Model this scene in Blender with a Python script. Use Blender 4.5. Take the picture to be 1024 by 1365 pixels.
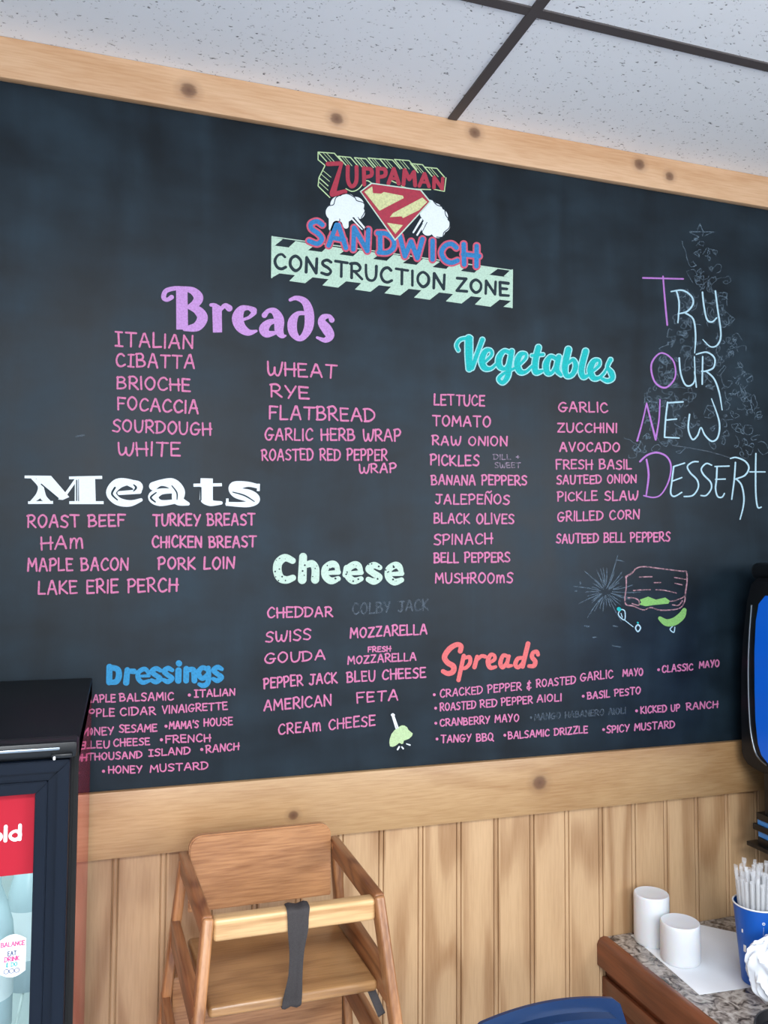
import bpy, bmesh, math, random
import numpy as np
from mathutils import Vector, Matrix, geometry, noise as mnoise

for o in list(bpy.data.objects): bpy.data.objects.remove(o, do_unlink=True)
scene = bpy.context.scene
C = scene.collection
R = math.radians
rng = random.Random(7)

def lin(r, g, b, a=1.0):
    f = lambda v: (v/255/12.92) if v/255 <= .04045 else ((v/255+.055)/1.055)**2.4
    return (f(r), f(g), f(b), a)

# ------------------------------------------------------------------ camera
F_PX, YAW, PITCH, ROLL = 1081.45865, 0.314131863, 0.0517838912, 0.00495920105
CAM = Vector((0, -1.86, 1.65))
cy, sy, cp, sp = math.cos(YAW), math.sin(YAW), math.cos(PITCH), math.sin(PITCH)
FWD = Vector((sy*cp, cy*cp, sp)); r0 = Vector((cy, -sy, 0)); u0 = r0.cross(FWD)
cr, sr = math.cos(ROLL), math.sin(ROLL)
RT = cr*r0 + sr*u0; UP = -sr*r0 + cr*u0
cam = bpy.data.cameras.new('camera'); cam_o = bpy.data.objects.new('camera', cam); C.objects.link(cam_o)
M = Matrix((RT, UP, -FWD)).transposed().to_4x4(); M.translation = CAM
cam_o.matrix_world = M
cam.sensor_fit = 'VERTICAL'; cam.sensor_height = 36; cam.lens = F_PX*36/1365
cam.clip_start = .02
scene.camera = cam_o

# ------------------------------------------------------------------ world, light, exposure
scene.view_settings.view_transform = 'Standard'; scene.view_settings.look = 'None'
scene.view_settings.gamma = 1; scene.view_settings.use_curve_mapping = False
scene.view_settings.exposure = -0.12
w = bpy.data.worlds.new('world'); scene.world = w; w.use_nodes = True
w.node_tree.nodes['Background'].inputs[0].default_value = (.62, .74, .9, 1)
w.node_tree.nodes['Background'].inputs[1].default_value = .35
def area(name, loc, aim, sx, sz, power, col):
    l = bpy.data.lights.new(name, 'AREA'); l.shape = 'RECTANGLE'; l.size = sx; l.size_y = sz
    l.energy = power; l.color = col
    o = bpy.data.objects.new(name, l); C.objects.link(o); o.location = loc
    o.rotation_euler = (Vector(aim)-Vector(loc)).to_track_quat('-Z', 'Y').to_euler()
    return o
area('window_daylight', (.1, -4.42, 2.15), (.3, 0, 1.2), 1.1, .75, 46, (.96, .98, 1))
area('window_daylight', (-.1, -4.45, 1.75), (-.1, 0, 1.7), 2.2, 1.3, 30, (.88, .94, 1))
area('side_window_daylight', (2.46, -2.75, 1.85), (1.0, 0, 1.2), 1.5, 1.2, 72, (.94, .97, 1))
area('ceiling_lamp_light', (-.1, -2.85, 2.72), (-.1, -2.85, 0), 1.15, .55, 98, (.92, .96, 1))  # added overhead fill with no known fixture; lifts the ceiling by floor bounce

# ------------------------------------------------------------------ materials
def nt(name):
    m = bpy.data.materials.new(name); m.use_nodes = True
    return m, m.node_tree, m.node_tree.nodes['Principled BSDF']
def N(t, typ, **kw):
    n = t.nodes.new(typ)
    for k, v in kw.items():
        if k.startswith('i_'): n.inputs[k[2:].replace('_', ' ')].default_value = v
        else: setattr(n, k, v)
    return n
def ramp(t, stops):
    n = t.nodes.new('ShaderNodeValToRGB'); cr_ = n.color_ramp
    while len(cr_.elements) < len(stops): cr_.elements.new(.5)
    for e, (p, c) in zip(cr_.elements, stops): e.position = p; e.color = c
    return n
def mix(t, fac, a, b, mode='MIX'):
    n = t.nodes.new('ShaderNodeMix'); n.data_type = 'RGBA'; n.blend_type = mode
    for sock, v in ((0, fac), (6, a), (7, b)):
        if hasattr(v, 'links'): t.links.new(v, n.inputs[sock])
        else: n.inputs[sock].default_value = v
    return n.outputs[2]
def plain(name, col, rough=.5, spec=.5, metal=0, var=.0, scale=30, coat=0, **kw):
    m, t, b = nt(name)
    b.inputs['Roughness'].default_value = rough; b.inputs['Metallic'].default_value = metal
    b.inputs['Specular IOR Level'].default_value = spec; b.inputs['Coat Weight'].default_value = coat
    tc = N(t, 'ShaderNodeTexCoord'); ns = N(t, 'ShaderNodeTexNoise'); ns.inputs['Scale'].default_value = scale
    ns.inputs['Detail'].default_value = 4
    t.links.new(tc.outputs['Object'], ns.inputs['Vector'])
    c2 = tuple(c*(1-var) for c in col[:3])+(1,)
    t.links.new(mix(t, ns.outputs[0], c2, col), b.inputs['Base Color'])
    for k, v in kw.items(): b.inputs[k.replace('_', ' ')].default_value = v
    return m
def wood(name, light, dark, axis='X', freq=9, rough=.42, contrast=1.0, knots=(), plank=None, coat=.15, fib=.35, ring=.6):
    """grain runs along axis; knots = (x, z, radius); plank = (pitch, origin) gives every board along X its own tone"""
    m, t, b = nt(name); L = t.links.new
    b.inputs['Roughness'].default_value = rough; b.inputs['Coat Weight'].default_value = coat
    b.inputs['Coat Roughness'].default_value = .25
    geo = N(t, 'ShaderNodeNewGeometry'); pos = geo.outputs['Position']
    sc = {'X': (.32, 1.6, 1.6), 'Y': (1.6, .32, 1.6), 'Z': (1.6, 1.6, .26)}[axis]
    vec = pos
    if plank:
        sep = N(t, 'ShaderNodeSeparateXYZ'); L(pos, sep.inputs[0])
        a = N(t, 'ShaderNodeMath', operation='SUBTRACT'); L(sep.outputs[0], a.inputs[0]); a.inputs[1].default_value = plank[1]
        d = N(t, 'ShaderNodeMath', operation='DIVIDE'); L(a.outputs[0], d.inputs[0]); d.inputs[1].default_value = plank[0]
        fl = N(t, 'ShaderNodeMath', operation='FLOOR'); L(d.outputs[0], fl.inputs[0])
        wn = N(t, 'ShaderNodeTexWhiteNoise', noise_dimensions='1D'); L(fl.outputs[0], wn.inputs['W'])
        sc3 = N(t, 'ShaderNodeVectorMath', operation='MULTIPLY_ADD')
        cmb = N(t, 'ShaderNodeCombineXYZ'); 
        k = N(t, 'ShaderNodeMath', operation='MULTIPLY'); L(wn.outputs[0], k.inputs[0]); k.inputs[1].default_value = 13.0
        L(k.outputs[0], cmb.inputs[2]); L(k.outputs[0], cmb.inputs[1])
        sc3.inputs[1].default_value = (1, 1, 1); L(pos, sc3.inputs[0]); L(cmb.outputs[0], sc3.inputs[2]); vec = sc3.outputs[0]
    mp = N(t, 'ShaderNodeMapping'); mp.inputs['Scale'].default_value = sc; L(vec, mp.inputs[0])
    n1 = N(t, 'ShaderNodeTexNoise'); n1.inputs['Scale'].default_value = 3.2; n1.inputs['Detail'].default_value = 2; n1.inputs['Distortion'].default_value = .3
    L(mp.outputs[0], n1.inputs['Vector'])
    mu = N(t, 'ShaderNodeMath', operation='MULTIPLY'); L(n1.outputs[0], mu.inputs[0]); mu.inputs[1].default_value = freq*6.283
    sn = N(t, 'ShaderNodeMath', operation='SINE'); L(mu.outputs[0], sn.inputs[0])
    rp = ramp(t, [(0, (0, 0, 0, 1)), (.55, (.25, .25, .25, 1)), (1, (1, 1, 1, 1))])
    ad = N(t, 'ShaderNodeMath', operation='MULTIPLY_ADD'); L(sn.outputs[0], ad.inputs[0]); ad.inputs[1].default_value = .5; ad.inputs[2].default_value = .5
    L(ad.outputs[0], rp.inputs[0])
    mp2 = N(t, 'ShaderNodeMapping'); mp2.inputs['Scale'].default_value = tuple(14 if v < 1 else 220 for v in sc); L(vec, mp2.inputs[0])
    n2 = N(t, 'ShaderNodeTexNoise'); n2.inputs['Scale'].default_value = 1; n2.inputs['Detail'].default_value = 3; L(mp2.outputs[0], n2.inputs['Vector'])
    rp2 = ramp(t, [(.38, (0, 0, 0, 1)), (.68, (1, 1, 1, 1))]); L(n2.outputs[0], rp2.inputs[0])
    n3 = N(t, 'ShaderNodeTexNoise'); n3.inputs['Scale'].default_value = 2.3; L(vec, n3.inputs['Vector'])
    f1 = N(t, 'ShaderNodeMath', operation='MULTIPLY'); L(rp.outputs[0], f1.inputs[0]); f1.inputs[1].default_value = ring*contrast
    f2 = N(t, 'ShaderNodeMath', operation='MULTIPLY_ADD'); L(rp2.outputs[0], f2.inputs[0]); f2.inputs[1].default_value = fib*contrast; L(f1.outputs[0], f2.inputs[2])
    f3 = N(t, 'ShaderNodeMath', operation='MULTIPLY_ADD'); L(n3.outputs[0], f3.inputs[0]); f3.inputs[1].default_value = .35*contrast; L(f2.outputs[0], f3.inputs[2])
    f3.use_clamp = True
    col = mix(t, f3.outputs[0], light, dark)
    if plank:
        hs = N(t, 'ShaderNodeHueSaturation'); L(col, hs.inputs['Color'])
        v = N(t, 'ShaderNodeMath', operation='MULTIPLY_ADD'); L(wn.outputs[0], v.inputs[0]); v.inputs[1].default_value = .10; v.inputs[2].default_value = .95
        L(v.outputs[0], hs.inputs['Value']); col = hs.outputs[0]
    for (kx, kz, kr) in knots:
        s = N(t, 'ShaderNodeVectorMath', operation='SUBTRACT'); L(pos, s.inputs[0]); s.inputs[1].default_value = (kx, 0, kz)
        s2 = N(t, 'ShaderNodeVectorMath', operation='MULTIPLY'); L(s.outputs[0], s2.inputs[0]); s2.inputs[1].default_value = (1/kr, 0, 1.1/kr)
        ln = N(t, 'ShaderNodeVectorMath', operation='LENGTH'); L(s2.outputs[0], ln.inputs[0])
        wb = N(t, 'ShaderNodeMath', operation='MULTIPLY_ADD'); L(n2.outputs[0], wb.inputs[0]); wb.inputs[1].default_value = .8; L(ln.outputs['Value'], wb.inputs[2])
        rk = ramp(t, [(.0, (1, 1, 1, 1)), (.45, (.75, .75, .75, 1)), (.62, (.22, .22, .22, 1)), (1, (0, 0, 0, 1))])
        hf = N(t, 'ShaderNodeMath', operation='MULTIPLY'); L(wb.outputs[0], hf.inputs[0]); hf.inputs[1].default_value = .36; L(hf.outputs[0], rk.inputs[0])
        col = mix(t, rk.outputs[0], col, lin(92, 58, 40))
    L(col, b.inputs['Base Color'])
    bp = N(t, 'ShaderNodeBump'); bp.inputs['Strength'].default_value = .12; bp.inputs['Distance'].default_value = .001
    L(rp2.outputs[0], bp.inputs['Height']); L(bp.outputs[0], b.inputs['Normal'])
    return m

def chalk(name, col, alpha=1.0, patch=.25, rough=.9):
    m, t, b = nt(name); L = t.links.new
    b.inputs['Roughness'].default_value = rough; b.inputs['Specular IOR Level'].default_value = .15
    geo = N(t, 'ShaderNodeNewGeometry')
    n = N(t, 'ShaderNodeTexNoise'); n.inputs['Scale'].default_value = 260; n.inputs['Detail'].default_value = 3; L(geo.outputs['Position'], n.inputs['Vector'])
    rp = ramp(t, [(.3, tuple(c*(1-patch)+p*patch for c, p in zip(col[:3], (.03, .04, .05)))+(1,)), (.6, col)]); L(n.outputs[0], rp.inputs[0])
    L(rp.outputs[0], b.inputs['Base Color'])
    if alpha < 1:   # a rubbed-out mark: thin dust with the board showing through
        n2 = N(t, 'ShaderNodeTexNoise'); n2.inputs['Scale'].default_value = 90; n2.inputs['Detail'].default_value = 4; L(geo.outputs['Position'], n2.inputs['Vector'])
        r2 = ramp(t, [(.35, (alpha*.25,)*3+(1,)), (.65, (alpha,)*3+(1,))]); L(n2.outputs[0], r2.inputs[0]); L(r2.outputs[0], b.inputs['Alpha'])
    return m

CH = {
 'pink': chalk('chalk_pink', lin(204, 120, 160), patch=.35), 'dim': chalk('chalk_dim_pink', lin(170, 150, 172), .8),
 'faint': chalk('chalk_rubbed_out', lin(120, 135, 150), .42), 'ghost': chalk('chalk_ghost', lin(135, 160, 180), .42),
 'violet': chalk('chalk_violet', lin(186, 140, 198)), 'white': chalk('chalk_white', lin(216, 224, 230), patch=.08),
 'aqua': chalk('chalk_turquoise', lin(34, 172, 172)), 'aquaL': chalk('chalk_pale_aqua', lin(150, 206, 208)),
 'cheese': chalk('chalk_pale_green', lin(186, 208, 194), patch=.18), 'blue': chalk('chalk_blue', lin(56, 138, 186), patch=.3),
 'coral': chalk('chalk_coral', lin(214, 108, 108)), 'red': chalk('chalk_red', lin(166, 60, 76)),
 'lime': chalk('chalk_lime', lin(182, 206, 158), patch=.2), 'yellow': chalk('chalk_yellow', lin(204, 206, 154), patch=.3),
 'rose': chalk('chalk_rose', lin(194, 88, 110)), 'navy': chalk('chalk_sky_blue', lin(54, 124, 180), patch=.35),
 'pale': chalk('chalk_pale_blue', lin(168, 200, 214)), 'purple': chalk('chalk_purple', lin(170, 114, 188)),
 'banner': chalk('chalk_pale_mint', lin(178, 204, 186), patch=.22), 'dark': chalk('board_dark', lin(40, 52, 58), patch=.5),
 'green': chalk('chalk_leaf_green', lin(132, 184, 104), patch=.3), 'peach': chalk('chalk_dusty_pink', lin(196, 150, 160), .85),
}

# chalkboard paint: wiped, satin
def board_material():
    m, t, b = nt('chalkboard_paint'); L = t.links.new
    geo = N(t, 'ShaderNodeNewGeometry')
    mp = N(t, 'ShaderNodeMapping'); mp.inputs['Scale'].default_value = (5, 1, 1.1); L(geo.outputs['Position'], mp.inputs[0])
    n = N(t, 'ShaderNodeTexNoise'); n.inputs['Scale'].default_value = 1.6; n.inputs['Detail'].default_value = 5; n.inputs['Distortion'].default_value = .6; L(mp.outputs[0], n.inputs['Vector'])
    mp2 = N(t, 'ShaderNodeMapping'); mp2.inputs['Scale'].default_value = (2.6, 1, 5); L(geo.outputs['Position'], mp2.inputs[0])
    n2 = N(t, 'ShaderNodeTexNoise'); n2.inputs['Scale'].default_value = 2.2; n2.inputs['Detail'].default_value = 4; L(mp2.outputs[0], n2.inputs['Vector'])
    a = N(t, 'ShaderNodeMath', operation='MULTIPLY'); L(n.outputs[0], a.inputs[0]); L(n2.outputs[0], a.inputs[1])
    rp = ramp(t, [(.12, lin(13, 22, 29)), (.45, lin(31, 47, 58))]); L(a.outputs[0], rp.inputs[0])
    L(rp.outputs[0], b.inputs['Base Color'])
    b.inputs['Roughness'].default_value = .42; b.inputs['Specular IOR Level'].default_value = .22
    r2 = ramp(t, [(.2, (.44,)*3+(1,)), (.5, (.56,)*3+(1,))]); L(a.outputs[0], r2.inputs[0]); L(r2.outputs[0], b.inputs['Roughness'])
    return m
def ceiling_material():
    m, t, b = nt('mineral_fibre_tile'); L = t.links.new
    b.inputs['Roughness'].default_value = .95; b.inputs['Specular IOR Level'].default_value = .1
    geo = N(t, 'ShaderNodeNewGeometry')
    def pits(scale, thr, seed, stretch):
        mp = N(t, 'ShaderNodeMapping'); mp.inputs['Scale'].default_value = stretch; mp.inputs['Location'].default_value = (seed, seed*.7, 0); mp.inputs['Rotation'].default_value = (0, 0, seed)
        L(geo.outputs['Position'], mp.inputs[0])
        ns = N(t, 'ShaderNodeTexNoise'); ns.inputs['Scale'].default_value = 60; L(mp.outputs[0], ns.inputs['Vector'])
        mx = mix(t, .03, mp.outputs[0], ns.outputs['Color'])
        v = N(t, 'ShaderNodeTexVoronoi'); v.inputs['Scale'].default_value = scale; v.inputs['Randomness'].default_value = 1; L(mx, v.inputs['Vector'])
        r = ramp(t, [(thr*.5, (1, 1, 1, 1)), (thr, (0, 0, 0, 1))]); L(v.outputs['Distance'], r.inputs[0])
        w_ = N(t, 'ShaderNodeTexWhiteNoise'); L(v.outputs['Position'], w_.inputs['Vector'])
        g = N(t, 'ShaderNodeMath', operation='GREATER_THAN'); L(w_.outputs[0], g.inputs[0]); g.inputs[1].default_value = .5
        q = N(t, 'ShaderNodeMath', operation='MULTIPLY'); L(r.outputs[0], q.inputs[0]); L(g.outputs[0], q.inputs[1])
        return q.outputs[0]
    p1 = pits(48, .20, .7, (1, 1.9, 1)); p2 = pits(110, .24, 2.1, (1, 1, 1))
    mxm = N(t, 'ShaderNodeMath', operation='MAXIMUM'); L(p1, mxm.inputs[0])
    h = N(t, 'ShaderNodeMath', operation='MULTIPLY'); L(p2, h.inputs[0]); h.inputs[1].default_value = .6; L(h.outputs[0], mxm.inputs[1])
    L(mix(t, mxm.outputs[0], lin(244, 246, 248), lin(126, 126, 128)), b.inputs['Base Color'])
    bp = N(t, 'ShaderNodeBump'); bp.inputs['Strength'].default_value = .6; bp.inputs['Distance'].default_value = .002; bp.invert = True
    L(mxm.outputs[0], bp.inputs['Height']); L(bp.outputs[0], b.inputs['Normal'])
    return m
def granite_material():
    m, t, b = nt('granite'); L = t.links.new
    b.inputs['Roughness'].default_value = .18
    geo = N(t, 'ShaderNodeNewGeometry')
    n = N(t, 'ShaderNodeTexNoise'); n.inputs['Scale'].default_value = 42; n.inputs['Detail'].default_value = 6; n.inputs['Distortion'].default_value = 1.2; L(geo.outputs['Position'], n.inputs['Vector'])
    r1 = ramp(t, [(.36, lin(58, 56, 58)), (.44, lin(128, 122, 118)), (.55, lin(176, 170, 164)), (.7, lin(206, 202, 196))]); L(n.outputs[0], r1.inputs[0])
    v = N(t, 'ShaderNodeTexVoronoi'); v.inputs['Scale'].default_value = 130; L(geo.outputs['Position'], v.inputs['Vector'])
    r2 = ramp(t, [(.0, lin(70, 66, 70)), (.25, (1, 1, 1, 1))]); L(v.outputs['Distance'], r2.inputs[0])
    L(mix(t, .55, r1.outputs[0], r2.outputs[0], 'MULTIPLY'), b.inputs['Base Color'])
    return m
def glass_mat(name, col=(1, 1, 1, 1), rough=.0, alpha=.12):
    m, t, b = nt(name); L = t.links.new
    out = t.nodes['Material Output']
    tr = N(t, 'ShaderNodeBsdfTransparent'); tr.inputs[0].default_value = col
    gl = N(t, 'ShaderNodeBsdfGlossy'); gl.inputs['Roughness'].default_value = rough
    fr = N(t, 'ShaderNodeFresnel'); fr.inputs[0].default_value = 1.45
    ms = N(t, 'ShaderNodeMixShader'); L(fr.outputs[0], ms.inputs[0]); L(tr.outputs[0], ms.inputs[1]); L(gl.outputs[0], ms.inputs[2]); L(ms.outputs[0], out.inputs[0])
    t.nodes.remove(b)
    return m
def red_film():
    m, t, b = nt('red_mirror_film'); L = t.links.new
    gl = N(t, 'ShaderNodeBsdfGlossy'); gl.inputs[0].default_value = (.95, .72, .76, 1); gl.inputs['Roughness'].default_value = .03
    df = N(t, 'ShaderNodeBsdfDiffuse'); df.inputs[0].default_value = lin(214, 24, 62)
    ms = N(t, 'ShaderNodeMixShader'); ms.inputs[0].default_value = .13
    L(gl.outputs[0], ms.inputs[1]); L(df.outputs[0], ms.inputs[2]); L(ms.outputs[0], t.nodes['Material Output'].inputs[0]); t.nodes.remove(b)
    return m
PITCH_B, ORG_B = .0995, .0163
MT = {
 'board': board_material(), 'ceiling': ceiling_material(), 'granite': granite_material(),
 'tee': plain('tee_brown', lin(78, 72, 72), .6),
 'bead': wood('beadboard_pine', lin(212, 176, 134), lin(160, 120, 82), 'Z', 5.5, .45, .85, fib=.2, ring=.7, plank=(PITCH_B, ORG_B)),
 'rail_top': wood('rail_pine_top', lin(214, 176, 140), lin(190, 144, 102), 'X', 4, .5, .7, fib=.6,
     knots=((.127, 2.700, .016), (.474, 2.694, .014), (.836, 2.721, .014), (1.327, 2.716, .014), (1.424, 2.697, .012))),
 'rail_low': wood('rail_pine_low', lin(192, 156, 112), lin(160, 120, 78), 'X', 4, .45, .7, fib=.6,
     knots=((1.012, 1.080, .017), (.386, 1.058, .010))),
 'oakX': wood('oak_along', lin(194, 142, 96), lin(142, 94, 58), 'X', 9, .38, 1.0, ring=.28, fib=.55),
 'oakZ': wood('oak_upright', lin(192, 136, 88), lin(130, 84, 50), 'Z', 12, .38, 1.0),
 'oakY': wood('oak_depth', lin(170, 114, 70), lin(112, 68, 40), 'Y', 12, .38, 1.0),
 'oakSeat': wood('oak_seat', lin(180, 136, 88), lin(128, 90, 54), 'X', 9, .33, .8),
 'oakBar': wood('oak_bar', lin(226, 186, 132), lin(168, 122, 76), 'X', 10, .35, .9),
 'mahogany': wood('stained_maple', lin(132, 74, 46), lin(94, 50, 31), 'Y', 7, .35, .9),
 'strap': plain('grey_webbing', lin(72, 68, 68), .85, .2, var=.4, scale=400),
 'brick_paint': plain('dark_wall_paint', lin(96, 88, 84), .8), 'plaster': plain('wall_paint', lin(206, 206, 204), .8), 'floor': plain('floor_tile', lin(198, 210, 226), .5, var=.2, scale=4),
 'black': plain('black_plastic', lin(13, 16, 20), .35, .4), 'black_metal': plain('black_coated_metal', lin(16, 20, 25), .5, .2, var=.15),
 'frame_black': plain('door_frame_black', lin(16, 24, 36), .38, .16),
 'gasket': plain('rubber', lin(12, 12, 13), .8), 'alu': plain('brushed_trim', lin(150, 160, 168), .3, metal=1),  # the bright metal serves only the modelled highlight lines
 'redside': red_film(),
 'redsign': plain('red_sign', lin(172, 32, 48), .45, .15, var=.06),
 'whitesign': plain('white_lettering', lin(245, 245, 245), .5), 'liner': plain('white_liner', lin(214, 226, 226), .4),
 'wire': plain('white_coated_wire', lin(232, 240, 238), .35), 'glass': glass_mat('door_glass', (.93, .97, .96, 1)),
 'stk_pink': plain('sticker_pink', lin(226, 70, 130), .6), 'stk_grey': plain('sticker_grey', lin(150, 160, 180), .6),
 'stk_navy': plain('sticker_navy', lin(60, 74, 112), .6), 'stk_teal': plain('sticker_teal', lin(60, 160, 160), .6),
 'paper': plain('white_paper', lin(244, 247, 250), .85, .2), 'wax': plain('white_wax', lin(232, 235, 238), .5, .3, var=.03, scale=12, Subsurface_Weight=.25, Subsurface_Scale=.01),
 'cup': plain('blue_cup_print', lin(8, 84, 176), .4), 'cupwhite': plain('white_cup_board', lin(236, 236, 234), .6),
 'vinyl': plain('blue_vinyl', lin(10, 46, 88), .33, .5, var=.12, scale=9, coat=.15),
 'tray': plain('black_tray_plastic', lin(22, 22, 26), .5), 'bluepanel': plain('blue_panel', lin(14, 112, 240), .35, .4, var=.1, scale=3),
 'bluestrip': plain('blue_strip', lin(70, 150, 232), .3),
 'bottle': plain('frosted_bottle', lin(176, 196, 206), .25), 'cap': plain('bottle_cap', lin(226, 232, 236), .45),
 'label': plain('bottle_label', lin(226, 232, 238), .6),
}
def straw_material():
    m, t, b = nt('clear_straw_film'); L = t.links.new
    b.inputs['Base Color'].default_value = (.86, .87, .88, 1); b.inputs['Roughness'].default_value = .16
    b.inputs['Alpha'].default_value = .34; b.inputs['Specular IOR Level'].default_value = .9
    return m
MT['straw'] = straw_material()
def crumple_material():
    m, t, b = nt('thin_white_plastic'); b.inputs['Base Color'].default_value = lin(228, 232, 238); b.inputs['Roughness'].default_value = .4
    return m
MT['bag'] = crumple_material()

# ------------------------------------------------------------------ object helpers
class Ink:
    """collects chalk marks on a plane, then outlines their union as one clean flat mesh (marching squares)"""
    def __init__(self, T=None, h=.4): self.T, self.h, self.caps, self.polys = T, h, [], []
    def mesh(self):
        h = self.h; xs, ys = [], []
        for x0, y0, a, x1, y1, b in self.caps: xs += [x0-a, x0+a, x1-b, x1+b]; ys += [y0-a, y0+a, y1-b, y1+b]
        for p in self.polys: xs += [q[0] for q in p]; ys += [q[1] for q in p]
        bm = bmesh.new()
        if not xs: return bm
        ox, oy = min(xs)-2*h, min(ys)-2*h
        nx, ny = int((max(xs)-ox)/h)+4, int((max(ys)-oy)/h)+4
        D = np.full((ny, nx), 9.0*h)
        GX, GY = ox+h*np.arange(nx), oy+h*np.arange(ny)
        def win(lo, hi, o, n): return max(0, int((lo-o)/h)-2), min(n, int((hi-o)/h)+4)
        for x0, y0, a, x1, y1, b in self.caps:
            m = max(a, b)
            i0, i1 = win(min(x0, x1)-m, max(x0, x1)+m, ox, nx); j0, j1 = win(min(y0, y1)-m, max(y0, y1)+m, oy, ny)
            X, Y = np.meshgrid(GX[i0:i1], GY[j0:j1]); dx, dy = x1-x0, y1-y0; L2 = dx*dx+dy*dy
            t = np.clip(((X-x0)*dx+(Y-y0)*dy)/L2, 0, 1) if L2 > 0 else np.zeros_like(X)
            d = np.hypot(X-x0-t*dx, Y-y0-t*dy)-(a+(b-a)*t)
            D[j0:j1, i0:i1] = np.minimum(D[j0:j1, i0:i1], d)
        for p in self.polys:
            i0, i1 = win(min(q[0] for q in p), max(q[0] for q in p), ox, nx); j0, j1 = win(min(q[1] for q in p), max(q[1] for q in p), oy, ny)
            X, Y = np.meshgrid(GX[i0:i1], GY[j0:j1]); ins = np.zeros(X.shape, bool); d = np.full(X.shape, 1e9)
            for (x0, y0), (x1, y1) in zip(p, p[1:]+p[:1]):
                if y0 != y1: ins ^= ((y0 > Y) != (y1 > Y)) & (X < (x1-x0)*(Y-y0)/(y1-y0)+x0)
                dx, dy = x1-x0, y1-y0; L2 = dx*dx+dy*dy or 1e-12
                t = np.clip(((X-x0)*dx+(Y-y0)*dy)/L2, 0, 1); d = np.minimum(d, np.hypot(X-x0-t*dx, Y-y0-t*dy))
            D[j0:j1, i0:i1] = np.minimum(D[j0:j1, i0:i1], np.where(ins, -d, d))
        D[D == 0] = 1e-9
        inn = D < 0
        cnt = inn[:-1, :-1].astype(int)+inn[1:, :-1]+inn[:-1, 1:]+inn[1:, 1:]
        vid, verts, faces = {}, [], []
        def V(key, x, y):
            if key not in vid: vid[key] = len(verts); verts.append(self.T(x, y))
            return vid[key]
        def corner(i, j): return V((i, j), ox+h*i, oy+h*j)
        def cut(i0, j0, i1, j1):
            if (i1, j1) < (i0, j0): i0, j0, i1, j1 = i1, j1, i0, j0
            a, b = D[j0, i0], D[j1, i1]; t = a/(a-b)
            return V((i0, j0, i1, j1), ox+h*(i0+t*(i1-i0)), oy+h*(j0+t*(j1-j0)))
        for j, i in zip(*np.nonzero((cnt > 0) & (cnt < 4))):
            i, j = int(i), int(j); c = [(i, j), (i+1, j), (i+1, j+1), (i, j+1)]; f = []
            for q in range(4):
                u, v = c[q], c[(q+1) % 4]
                if inn[u[1], u[0]]: f.append(corner(*u))
                if inn[u[1], u[0]] != inn[v[1], v[0]]: f.append(cut(*u, *v))
            if len(f) > 2: faces.append(f)
        full = cnt == 4
        for j in np.nonzero(full.any(1))[0]:
            row = np.flatnonzero(np.diff(np.concatenate(([0], full[j].view(np.int8), [0]))))
            for i0, i1 in zip(row[::2], row[1::2]):
                i0, i1, jj = int(i0), int(i1), int(j)
                while i0 < i1:
                    k = min(i1, i0+12); faces.append([corner(i0, jj), corner(k, jj), corner(k, jj+1), corner(i0, jj+1)]); i0 = k
        me = bpy.data.meshes.new('ink'); me.from_pydata(verts, [], faces); bm.from_mesh(me); bpy.data.meshes.remove(me)
        bmesh.ops.recalc_face_normals(bm, faces=bm.faces)
        return bm
def world_origin(o):
    v = Vector((0, 0, 0))
    while o: v += o.location; o = o.parent
    return v
def obj(name, bm, mat, parent=None, smooth=35, label=None):
    """vertices are given in world coordinates; a child's are shifted to its parent's origin"""
    if isinstance(bm, Ink): bm = bm.mesh()
    me = bpy.data.meshes.new(name)
    if parent: bmesh.ops.translate(bm, vec=-world_origin(parent), verts=bm.verts)
    bm.to_mesh(me); bm.free()
    if smooth:
        me.shade_smooth(); me.set_sharp_from_angle(angle=R(smooth))
    o = bpy.data.objects.new(name, me); C.objects.link(o)
    if mat: me.materials.append(mat)
    o.parent = parent
    if label: o['label'] = label
    return o
def recentre(o, loc):
    loc = Vector(loc); o.data.transform(Matrix.Translation(-loc)); o.location = loc; return o
def thing(name, label, cat, loc, group=None):
    o = bpy.data.objects.new(name, None); o.empty_display_size = .05; C.objects.link(o); o.location = loc
    o['label'] = label; o['category'] = cat
    if group: o['group'] = group
    return o
def tag(o, label, cat, group=None):
    o['label'] = label; o['category'] = cat
    if group: o['group'] = group
    return o
def struct(name, bm, m, smooth=0):
    o = obj(name, bm, m, None, smooth); o['kind'] = 'structure'; return o
def add_box(bm, x0, x1, y0, y1, z0, z1, bev=0, seg=2):
    r = bmesh.ops.create_cube(bm, size=1); vs = r['verts']
    for v in vs: v.co = Vector(((x0+x1)/2+v.co.x*(x1-x0), (y0+y1)/2+v.co.y*(y1-y0), (z0+z1)/2+v.co.z*(z1-z0)))
    if bev: bmesh.ops.bevel(bm, geom=list({e for v in vs for e in v.link_edges}), offset=bev, segments=seg, profile=.5, affect='EDGES')
    return bm
def box(*a, **k): return add_box(bmesh.new(), *a, **k)
def add_beam(bm, p0, p1, wx, wn, side=(1, 0, 0), bev=.004, seg=3):
    """bar from p0 to p1, wx wide along side, wn the other way"""
    p0, p1 = Vector(p0), Vector(p1); d = (p1-p0); ln = d.length; d.normalize()
    s = Vector(side); s = (s-d*s.dot(d)).normalized(); n = d.cross(s)
    r = bmesh.ops.create_cube(bm, size=1); vs = r['verts']; c = (p0+p1)/2
    for v in vs: v.co = c+d*(v.co.z*ln)+s*(v.co.x*wx)+n*(v.co.y*wn)
    if bev: bmesh.ops.bevel(bm, geom=list({e for v in vs for e in v.link_edges}), offset=bev, segments=seg, profile=.5, affect='EDGES')
    return bm
def beam(*a, **k): return add_beam(bmesh.new(), *a, **k)
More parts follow.
